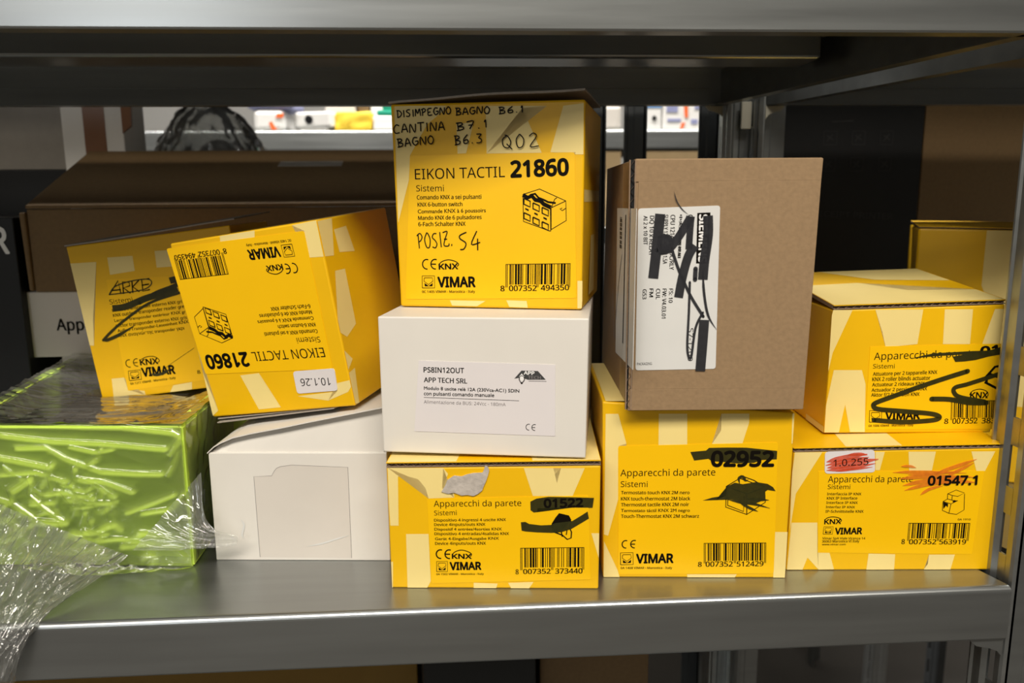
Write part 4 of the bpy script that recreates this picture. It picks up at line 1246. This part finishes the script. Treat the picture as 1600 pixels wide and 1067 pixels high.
for i in range(n + 1):
    u = i / n
    z = 110.6 + 3.0 * math.sin(u * math.pi * 0.55) * u
    rows.append([bm.verts.new(Vector((-0.5 + 120 * u, y, z + dz)) * MM) for y, dz in ((-0.8, 0), (-0.8, 0.9), (76, 3.4), (76, 2.5))])
for i in range(n):
    for k in range(4):
        bm.faces.new((rows[i][k], rows[i + 1][k], rows[i + 1][(k + 1) % 4], rows[i][(k + 1) % 4]))
bm.faces.new(rows[0])
bm.faces.new(rows[-1][::-1])
link('lid_flap', bm, 'grey_board', AR)

# --- lime crate wrapped in film
FL, FR, BR, BL = Vector((-0.306, 0.0745)), Vector((-0.1655, 0.0605)), Vector((-0.1685, 0.275)), Vector((-0.336, 0.290))
CR = thing('storage_crate', 'lime green open crate wrapped in clear stretch film, at the left end of the shelf', 'crate', (FL.x, FL.y, 0))
ox, oy = FL.x, FL.y
GH = 0.0875
bm = bmesh.new()


def inset(p, d):
    c = (FL + FR + BR + BL) / 4
    return Vector((p.x + (d if p.x < c.x else -d), p.y + (d if p.y < c.y else -d)))


def ring(d, z):
    return [bm.verts.new((inset(p, d).x - ox, inset(p, d).y - oy, z)) for p in (FL, FR, BR, BL)]


r0, r1, r2b, r3 = ring(0, 0.0), ring(0, GH), ring(0.0095, GH), ring(0.0095, 0.006)
for a, c in ((r0, r1), (r1, r2b), (r2b, r3)):
    for i in range(4):
        bm.faces.new((a[i], a[(i + 1) % 4], c[(i + 1) % 4], c[i]))
bm.faces.new(r0[::-1])
bm.faces.new(r3)
bmesh.ops.bevel(bm, geom=[e for e in bm.edges], offset=0.0012, segments=2, affect='EDGES')
link('crate_body', bm, 'lime_plastic', CR)
bm = bmesh.new()
q = [inset(p, 0.0105) for p in (FL, FR, BR, BL)]
lo = [bm.verts.new((p.x - ox, p.y - oy, 0.008)) for p in q]
hi = [bm.verts.new((p.x - ox, p.y - oy, 0.056)) for p in q]
bm.faces.new(hi)
bm.faces.new(lo[::-1])
for i in range(4):
    bm.faces.new((lo[i], lo[(i + 1) % 4], hi[(i + 1) % 4], hi[i]))
link('crate_filling', bm, 'brown_grey_filling', CR)


def crease(p, s, seed):
    """ridged noise, 0..1, with sharp bright lines"""
    v = noise.noise(Vector((p.x * s + seed, p.y * s, p.z * s)))
    return (1 - abs(v) * 2) ** 3 if abs(v) < 0.5 else 0


def sheet(name, fn, nu, nv, amp, s, seed, mt, parent, aniso=(1, 1, 1)):
    bm = bmesh.new()
    g = []
    for j in range(nv + 1):
        row = []
        for i in range(nu + 1):
            p, nrm, k = fn(i / nu, j / nv)
            q = Vector((i / nu * aniso[0], j / nv * aniso[1], 0)) if len(aniso) == 2 else Vector((p.x * aniso[0], p.y * aniso[1], p.z * aniso[2]))
            q2 = q + 0.012 * Vector((noise.noise(q * 40), noise.noise(q * 40 + Vector((9, 0, 0))), noise.noise(q * 40 + Vector((0, 9, 0)))))
            d = amp * k * (0.62 * crease(q2, s, seed) + 0.38 * crease(q2, s * 2.3, seed + 5) + 0.25 * noise.noise(q * s * 0.6))
            row.append(bm.verts.new(p + nrm * max(d, -0.0006) - Vector((ox, oy, 0))))
        g.append(row)
    for j in range(nv):
        for i in range(nu):
            bm.faces.new((g[j][i], g[j][i + 1], g[j + 1][i + 1], g[j + 1][i]))
    return link(name, bm, mt, parent, True)


def lerp(a, c, t):
    return a + (c - a) * t


def v3(p, z):
    return Vector((p.x, p.y, z))


ar_loc, ar_rot = (-0.2596, 0.1698, 0.0769), (0.0177, -0.1208, -0.0821)
AM = Matrix.Translation(Vector(ar_loc)) @ __import__('mathutils').Euler(ar_rot).to_matrix().to_4x4()
AMI = AM.inverted()


def film_top(u, v):
    a, c = lerp(FL, FR, u), lerp(BL, BR, u)
    p = lerp(a, c, v)
    e = min(u, 1 - u) * 2
    f = min(v, 1 - v) * 2
    sag = 0.007 * min(1, e * 2.5) * min(1, f * 3)
    z = GH + 0.0012 - sag
    l = AMI @ Vector((p.x, p.y, 0.09))
    k = 1.0
    if -0.008 < l.x < 0.122 and -0.006 < l.y < 0.086:
        zb = (AM @ Vector((l.x, l.y, 0))).z
        z = min(z, zb - 0.0012)
        k = 0.0
    return v3(p, z), Vector((0, 0, 1)), 0.8 * k


CREASES = [(pairs(l), h) for l, h in (
    ([3.4,89.3, 33.6,89.0, 75.8,88.3, 105.6,85.2, 110.2,82.5], 1.6), ([2.6,83.1, 32.6,79.7, 62.8,78.5, 101.1,75.3], 1.5), ([11.4,75.4, 29.7,76.0, 41.1,69.1, 61.0,61.6, 78.0,60.6, 97.4,60.3], 1.4),
    ([0.9,69.7, 15.3,67.2, 30.2,64.1, 30.1,57.8, 31.5,48.9, 35.2,48.9], 1.6), ([45.3,62.8, 46.0,57.8, 57.8,54.0, 68.1,46.4], 1.5), ([45.9,57.2, 62.8,55.3, 79.3,49.0], 1.2),
    ([5.1,48.9, 17.7,57.2, 19.1,52.7, 17.2,47.0, 25.4,38.7, 36.8,30.3], 2.2), ([5.1,48.9, 7.2,41.2, 20.8,31.0, 35.5,29.7], 2.0), ([38.9,48.9, 51.7,42.6, 66.4,42.6], 1.2),
    ([43.2,76.6, 59.8,72.9, 69.7,75.4], 1.1), ([62.4,75.4, 59.4,69.1, 54.1,65.4], 1.3), ([66.3,41.3, 64.1,31.0, 69.7,25.9], 1.3), ([73.2,36.2, 91.0,42.6, 103.6,47.7], 1.0),
    ([99.7,59.1, 103.9,65.4, 110.1,81.5], 1.4), ([102.0,71.6, 110.1,81.5], 1.6), ([83.0,36.2, 100.4,38.8, 108.5,47.7], 1.2), ([36.1,23.2, 53.5,24.6, 65.2,29.8], 1.8),
    ([-0.4,59.0, 21.9,60.9, 39.6,55.3], 1.1), ([-4.0,30.9, 3.6,32.2, 10.1,24.5, -5.6,17.9], 2.2), ([23.2,51.5, 29.0,59.1, 32.2,65.4], 1.5), ([35.8,54.0, 49.9,48.9, 56.6,54.0], 0.9),
    ([68.7,15.5, 88.8,18.2, 104.6,15.6], 1.3), ([80.4,7.7, 85.7,11.7, 89.2,9.1, 83.6,2.5], 1.4), ([100.9,15.6, 108.9,7.8], 1.2), ([73.9,18.1, 81.9,24.6, 101.4,22.1], 1.6),
    ([53.3,46.4, 58.4,36.2, 66.4,42.6], 1.2), ([15.9,41.2, 29.6,42.5, 33.5,33.6], 1.2), ([2.6,64.1, 16.1,54.0, 24.0,47.6], 0.9), ([44.2,18.1, 69.2,20.7, 93.5,15.6], 1.1))]
random.seed(5)
for _k in range(46):
    _x, _y, _a, _l = random.uniform(-30, 70), random.uniform(4, 46), random.uniform(0, 6.28), random.uniform(4, 14)
    CREASES.append(([(_x, _y), (_x + _l * math.cos(_a), _y + _l * math.sin(_a)), (_x + 1.6 * _l * math.cos(_a + 0.5), _y + 1.6 * _l * math.sin(_a + 0.5))], random.uniform(0.6, 1.5)))


def crease_height(x, y):
    h = 0
    for pts, k in CREASES:
        for (ax, ay), (bx, by) in zip(pts, pts[1:]):
            if not (min(ax, bx) - 4 < x < max(ax, bx) + 4 and min(ay, by) - 4 < y < max(ay, by) + 4):
                continue
            dx, dy = bx - ax, by - ay
            t = max(0, min(1, ((x - ax) * dx + (y - ay) * dy) / (dx * dx + dy * dy)))
            d = math.hypot(x - ax - t * dx, y - ay - t * dy)
            h = max(h, k * (0.75 * math.exp(-(d / 0.75) ** 2) + 0.25 * math.exp(-(d / 2.4) ** 2)))
    return h


def film_front(u, v):
    p = lerp(FL, FR, u)
    nrm = Vector((FR.y - FL.y, -(FR.x - FL.x), 0)).normalized()
    z = 0.004 + (GH - 0.002) * v
    h = crease_height((p.x + 0.2764) * 1000 / 0.9963, z * 1000) * 0.001
    return v3(p, z) + nrm * (0.0014 + 0.002 * (1 - v) + h), nrm, 0.03


def film_side(u, v):
    p = lerp(FR, BR, u * 0.45)
    return v3(p, 0.004 + (GH - 0.002) * v) + Vector((0.0012, 0, 0)), Vector((1, 0, 0)), 0.7


sheet('stretch_film', film_top, 90, 110, 0.0022, 60, 3, 'bunched_film', CR, (0.25, 1.2, 1))
sheet('stretch_film', film_front, 230, 140, 0.0042, 42, 11, 'stretch_film', CR, (0.7, 1, 1.3))
sheet('stretch_film', film_side, 40, 50, 0.0016, 50, 23, 'stretch_film', CR)


def bez(ps, t):
    ps = list(ps)
    while len(ps) > 1:
        ps = [lerp(ps[i], ps[i + 1], t) for i in range(len(ps) - 1)]
    return ps[0]


def film_tail(u, v):
    """loose end: from the crate's lower front it is gathered over the shelf edge and hangs down at the left"""
    top = [Vector((-0.300, 0.066, 0.052)), Vector((-0.262, 0.052, 0.044)), Vector((-0.215, 0.050, 0.020)), Vector((-0.198, 0.052, 0.012))]
    mid = [Vector((-0.285, 0.020, 0.034)), Vector((-0.250, 0.018, 0.026)), Vector((-0.232, 0.018, 0.012)), Vector((-0.222, 0.018, 0.003))]
    bot = [Vector((-0.290, -0.022, 0.006)), Vector((-0.258, -0.022, 0.002)), Vector((-0.240, -0.016, -0.008)), Vector((-0.226, -0.006, 0.001))]
    end = [Vector((-0.285, -0.020, -0.040)), Vector((-0.262, -0.018, -0.046)), Vector((-0.242, -0.012, -0.040)), Vector((-0.236, -0.006, -0.028))]
    c = [bez(r, u) for r in (top, mid, bot, end)]
    p = bez([c[0], c[1], c[1] * 0.4 + c[2] * 0.6, c[2], c[3]], v)
    return p, Vector((0.1, -0.75, 0.6)).normalized(), 1.0


def film_tuft(u, v):
    """twisted tuft pulled out of the right front corner towards the white box"""
    a = Vector((-0.198, 0.058, 0.014)).lerp(Vector((-0.164, 0.057, 0.052)), u) if u < 0.6 else Vector((-0.1776, 0.0576, 0.0368)).lerp(Vector((-0.158, 0.066, 0.058)), (u - 0.6) / 0.4)
    m = Vector((-0.168, 0.052, 0.015)).lerp(Vector((-0.156, 0.054, 0.028)), u)
    e = Vector((-0.139, 0.0585, 0.014)).lerp(Vector((-0.137, 0.0575, 0.020)), u)
    p = bez([a, m, m, e], v)
    return p, Vector((0, -1, 0.2)).normalized(), 1.0 - 0.5 * v


def film_skirt(u, v):
    p = lerp(FL, FR, 0.3 + 0.7 * u)
    q = p + Vector((0.0, -0.014 * (1 - abs(u - 0.4) * 1.2)))
    r = lerp(p, q, v)
    return v3(r, 0.006 * (1 - v) ** 2 + 0.0006), Vector((0, 0, 1)), 0.5


o = sheet('loose_film', film_tail, 190, 170, 0.006, 30, 41, 'bunched_film', CR, (0.5, 0.11))
o['label'] = 'crumpled loose end of the clear film hanging over the shelf edge'
o = sheet('loose_film', film_tuft, 90, 70, 0.004, 40, 57, 'bunched_film', CR, (0.14, 0.03))
o['label'] = 'twisted tuft of clear film at the crate corner'
sheet('stretch_film', film_skirt, 60, 12, 0.003, 50, 77, 'stretch_film', CR)

# ------------------------------------------------------------------ shaded things at the back left


def plain_box(name, label, cat, x0, x1, y0, y1, z0, z1, m, rz=0.0, bev=0.001, group=None):
    root = thing(name, label, cat, ((x0 + x1) / 2, y0, z0), (0, 0, rz), group)
    bm = bmesh.new()
    w = (x1 - x0) / 2
    add_box(bm, -w, w, 0, y1 - y0, 0, z1 - z0, bev)
    link('body', bm, m, root)
    return root


b = plain_box('cardboard_box', 'grey-white carton behind the lime crate, under the white carton with a printed word', 'box', -0.352, -0.06, 0.302, 0.46, 0.0, 0.0855, 'grey_white_card')
b = plain_box('cardboard_box', 'white carton with a printed word, under the big brown carton at the back left', 'box', -0.378, -0.07, 0.294, 0.47, 0.086, 0.1425, 'grey_white_card')
p = Print('front', 0.3)
p.text('Applic', [-125, 23, -90, 23, -125, 33], 0.01)
p.build('lettering', 'black_ink', b)
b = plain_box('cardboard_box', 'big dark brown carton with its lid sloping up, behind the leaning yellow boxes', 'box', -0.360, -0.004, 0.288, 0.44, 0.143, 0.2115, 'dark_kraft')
bm = bmesh.new()
hexa(bm, [(-0.178, -0.001, 0.0688), (0.178, -0.001, 0.0688), (0.178, 0.15, 0.1215), (-0.190, 0.15, 0.1215), (-0.178, -0.001, 0.0715), (0.178, -0.001, 0.0715), (0.178, 0.15, 0.1245), (-0.190, 0.15, 0.1245)], 0.0005)
link('lid', bm, 'dark_kraft', b)
bm = bmesh.new()
for x in (-0.178, ):
    hexa(bm, [(x - 0.004, -0.002, 0.001), (x - 0.0002, -0.002, 0.001), (x - 0.0002, 0.145, 0.001), (x - 0.004, 0.145, 0.001), (x - 0.005, -0.003, 0.066), (x - 0.0002, -0.003, 0.066), (x - 0.0002, 0.145, 0.066), (x - 0.005, 0.145, 0.066)], 0.0015)
link('side_flap', bm, 'dark_kraft', b)
bm = bmesh.new()
hexa(bm, [(0.006, 0.098, 0.1062), (0.066, 0.098, 0.1062), (0.066, 0.112, 0.1111), (0.006, 0.112, 0.1111), (0.006, 0.098, 0.1068), (0.066, 0.098, 0.1068), (0.066, 0.112, 0.1117), (0.006, 0.112, 0.1117)])
link('tape_strip', bm, 'beige_card', b)

b = plain_box('cardboard_box', 'black box with a white letter R, left of the big dark brown carton', 'box', -0.56, -0.3705, 0.286, 0.42, 0.0, 0.205, 'black_card')
p = Print('front', 0.4)
p.text('R', [77, 176, 89, 176, 77, 197], 0.03)
p.build('lettering', 'white_ink', b)
b = plain_box('cardboard_box', 'grey-beige carton high at the back left, on the shade-coloured box behind', 'box', -0.62, -0.4155, 0.48, 0.62, 0.2515, 0.362, 'beige_card')
b = plain_box('cardboard_box', 'tall box coloured black for the shade under the grey-beige carton', 'box', -0.64, -0.414, 0.475, 0.64, 0.0, 0.251, 'black_card')  # added under the carton; its black stands for the deep shade there
b = plain_box('cardboard_box', 'tall white carton sealed with brown tape, beside the grey-beige carton', 'box', -0.400, -0.340, 0.445, 0.50, 0.0, 0.362, 'white_card')
bm = bmesh.new()
add_box(bm, -0.0085, 0.0125, -0.0006, -0.0001, 0.002, 0.361)
hexa(bm, [(0.0302, -0.003, 0.285), (0.040, -0.006, 0.292), (0.040, -0.002, 0.292), (0.0302, -0.0002, 0.285), (0.0302, -0.003, 0.335), (0.044, -0.008, 0.340), (0.044, -0.004, 0.340), (0.0302, -0.0002, 0.335)])
link('packing_tape', bm, 'brown_tape', b)

BG = thing('wrapped_bundle', 'black bundle wrapped in shiny clear plastic, behind the big brown carton', 'bundle', (-0.300, 0.585, 0.0))
bm = bmesh.new()
bmesh.ops.create_icosphere(bm, subdivisions=5, radius=1)
for v in bm.verts:
    n = v.co.normalized()
    k = 1 + 0.16 * noise.noise(n * 2.2) + 0.05 * noise.noise(n * 6)
    zz = max(-0.98, n.z)
    v.co = Vector((0.012 + n.x * 0.068 * k * (1.15 - 0.35 * max(0, n.z)), n.y * 0.05 * k, 0.145 + zz * 0.145))
link('contents', bm, 'black_plastic', BG, True)
bm = bmesh.new()
bmesh.ops.create_icosphere(bm, subdivisions=6, radius=1)
for v in bm.verts:
    n = v.co.normalized()
    k = 1 + 0.16 * noise.noise(n * 2.2) + 0.05 * noise.noise(n * 6) + 0.02 + 0.10 * crease(n, 4, 4) + 0.05 * crease(n, 9, 8)
    v.co = Vector((n.x * 0.082 * k * (1.15 - 0.35 * max(0, n.z)), n.y * 0.06 * k, max(0.0005, 0.168 + n.z * 0.170)))
link('plastic_wrap', bm, 'shiny_wrap', BG, True)

# ------------------------------------------------------------------ back right: black printer box and brown cartons
b = plain_box('cardboard_box', 'large black box with dim icons and printed words, behind the right post', 'box', 0.288, 0.463, 0.395, 0.58, 0.0, 0.34, 'black_card')
p = Print('front', 0.4)
p.text('RECEIPT PRINTER', [-22, 197, 62, 193, -22, 203], 0.02).build('lettering', 'dim_print', b)
p = Print('front', 0.4)
for i in range(3):
    for j in range(2):
        x, z = -15 + i * 29, 268 - j * 26
        p.ribbon([(x, z), (x + 13, z), (x + 13, z + 13), (x, z + 13), (x, z)], 1.0, sharp=True)
        p.ribbon([(x + 3, z + 3), (x + 9, z + 10)], 1.4, sharp=True)
        p.ribbon([(x + 3, z + 9), (x + 10, z + 4)], 1.2, sharp=True)
p.ribbon([(-8, 290), (14, 291)], 1.5, sharp=True)
p.build('printed_icons', 'dim_print', b)
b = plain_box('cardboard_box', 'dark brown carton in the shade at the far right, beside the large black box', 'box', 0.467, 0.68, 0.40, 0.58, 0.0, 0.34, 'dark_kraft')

# ------------------------------------------------------------------ far shelf across the aisle
FZ = 0.3365


def small(name, label, cat, x0, x1, h, m, depth=0.09, y=1.012, rz=0.0, z=FZ, bev=0.004):
    return plain_box(name, label, cat, x0, x1, y, y + depth, z, z + h, m, rz, bev)


b = small('package', 'white plastic package with orange flecks, leftmost on the far shelf', 'package', -0.355, -0.302, 0.036, 'bright_white', bev=0.008)
bm = bmesh.new()
hexa(bm, [(0.004, -0.0012, 0.002), (0.012, -0.0012, 0.002), (0.012, 0.001, 0.002), (0.004, 0.001, 0.002), (0.0, -0.0012, 0.014), (0.005, -0.0012, 0.016), (0.005, 0.001, 0.016), (0.0, 0.001, 0.014)])
hexa(bm, [(0.012, -0.0012, 0.022), (0.024, -0.0012, 0.022), (0.024, 0.001, 0.022), (0.012, 0.001, 0.022), (0.014, -0.0012, 0.029), (0.026, -0.0012, 0.029), (0.026, 0.001, 0.029), (0.014, 0.001, 0.029)])
link('printed_mark', bm, 'orange_print', b)
b = small('package', 'lilac and white package lying on the leftmost white package of the far shelf', 'package', -0.365, -0.285, 0.03, 'lilac_print', z=FZ + 0.0365, bev=0.006)
b = small('sensor', 'small white sensor with a round black eye on the far shelf', 'sensor', -0.288, -0.222, 0.026, 'bright_white', z=FZ + 0.006, rz=-0.25, depth=0.045)
bm = bmesh.new()
bmesh.ops.create_cone(bm, cap_ends=True, segments=24, radius1=0.0068, radius2=0.0068, depth=0.004, matrix=Matrix.Translation((-0.006, -0.0015, 0.013)) @ Matrix.Rotation(math.pi / 2, 4, 'X'))
link('lens', bm, 'black_plastic', b)
bm = bmesh.new()
add_box(bm, -0.026, 0.024, 0.004, 0.04, -0.006, 0.0, 0.002)
link('mount', bm, 'bright_white', b)
small('package', 'pale grey box behind the white sensor on the far shelf', 'package', -0.245, -0.192, 0.09, 'grey_white_card', y=1.08, depth=0.1)
small('package', 'dim brown packet beside the pale grey box on the far shelf', 'package', -0.19, -0.168, 0.08, 'dark_kraft', y=1.10, depth=0.06)
small('package', 'white box standing behind the crumpled lemon pack on the far shelf', 'package', -0.166, -0.127, 0.09, 'bright_white', y=1.10, depth=0.1)
LP = thing('package', 'crumpled lemon yellow pack on the far shelf', 'package', (-0.187, 1.03, FZ))
bm = bmesh.new()
add_box(bm, -0.031, 0.031, -0.012, 0.03, 0, 0.033, 0.005, 3)
bmesh.ops.subdivide_edges(bm, edges=list(bm.edges), cuts=3, use_grid_fill=True)
for v in bm.verts:
    v.co += Vector((1, 1, 1)) * 0.004 * noise.noise(v.co * 90)
    v.co.z = max(v.co.z, 0)
link('pouch', bm, 'lemon_pack', LP, True)
b = thing('package', 'white case with a teal lid on the far shelf, beside the lemon pack', 'package', (-0.118, 1.04, FZ))
bm = bmesh.new()
add_box(bm, -0.036, 0.036, -0.02, 0.05, 0, 0.026, 0.005, 3)
link('body', bm, 'bright_white', b)
bm = bmesh.new()
add_box(bm, -0.029, 0.036, -0.017, 0.047, 0.0262, 0.036, 0.003)
add_box(bm, -0.020, 0.030, -0.010, 0.040, 0.036, 0.055, 0.003)
link('lid', bm, 'teal_plastic', b)

b = small('package', 'grey-white package with a blue top, left of the post on the far shelf', 'package', 0.24, 0.279, 0.042, 'grey_white_card', bev=0.006)
bm = bmesh.new()
add_box(bm, -0.022, 0.022, 0.001, 0.08, 0.0425, 0.07, 0.003)
link('blue_top', bm, 'blue_print', b)
b = small('package', 'white box with a blue band and a black dot on the far shelf', 'package', 0.318, 0.350, 0.055, 'bright_white', bev=0.002)
bm = bmesh.new()
bmesh.ops.create_cone(bm, cap_ends=True, segments=20, radius1=0.004, radius2=0.004, depth=0.002, matrix=Matrix.Translation((0.003, -0.0005, 0.02)) @ Matrix.Rotation(math.pi / 2, 4, 'X'))
link('lens', bm, 'black_plastic', b)
bm = bmesh.new()
add_box(bm, -0.0155, 0.0155, -0.0007, 0.001, 0.038, 0.0545, 0.0)
link('printed_mark', bm, 'blue_print', b)
b = small('package', 'white printed box with an orange stripe on the far shelf', 'package', 0.352, 0.425, 0.075, 'bright_white', bev=0.002)
bm = bmesh.new()
hexa(bm, [(0.0025, -0.001, 0.022), (0.0085, -0.001, 0.020), (0.0085, 0.001, 0.020), (0.0025, 0.001, 0.022), (-0.002, -0.001, 0.074), (0.006, -0.001, 0.074), (0.006, 0.001, 0.074), (-0.002, 0.001, 0.074)])
hexa(bm, [(-0.006, -0.001, 0.002), (0.0, -0.001, 0.002), (0.0, 0.001, 0.002), (-0.006, 0.001, 0.002), (-0.002, -0.001, 0.012), (0.004, -0.001, 0.012), (0.004, 0.001, 0.012), (-0.002, 0.001, 0.012)])
link('printed_mark', bm, 'orange_print', b)
bm = bmesh.new()
for x, z, w, h in ((-0.03, 0.03, 0.02, 0.012), (-0.028, 0.014, 0.024, 0.005), (0.014, 0.01, 0.012, 0.008), (0.02, 0.035, 0.012, 0.016)):
    add_box(bm, x, x + w, -0.0008, 0.001, z, z + h)
link('printed_mark', bm, 'lilac_print', b)
plain_box('cardboard_box', 'tan carton left of the post, on the level below the blue-topped package', 'box', 0.2, 0.279, 1.01, 1.16, 0.1705, 0.30, 'tan_card')
plain_box('cardboard_box', 'tan carton right of the post, on the level below the orange-striped box', 'box', 0.318, 0.46, 1.01, 1.16, 0.1705, 0.30, 'tan_card')

# ------------------------------------------------------------------ dim cartons on the level below
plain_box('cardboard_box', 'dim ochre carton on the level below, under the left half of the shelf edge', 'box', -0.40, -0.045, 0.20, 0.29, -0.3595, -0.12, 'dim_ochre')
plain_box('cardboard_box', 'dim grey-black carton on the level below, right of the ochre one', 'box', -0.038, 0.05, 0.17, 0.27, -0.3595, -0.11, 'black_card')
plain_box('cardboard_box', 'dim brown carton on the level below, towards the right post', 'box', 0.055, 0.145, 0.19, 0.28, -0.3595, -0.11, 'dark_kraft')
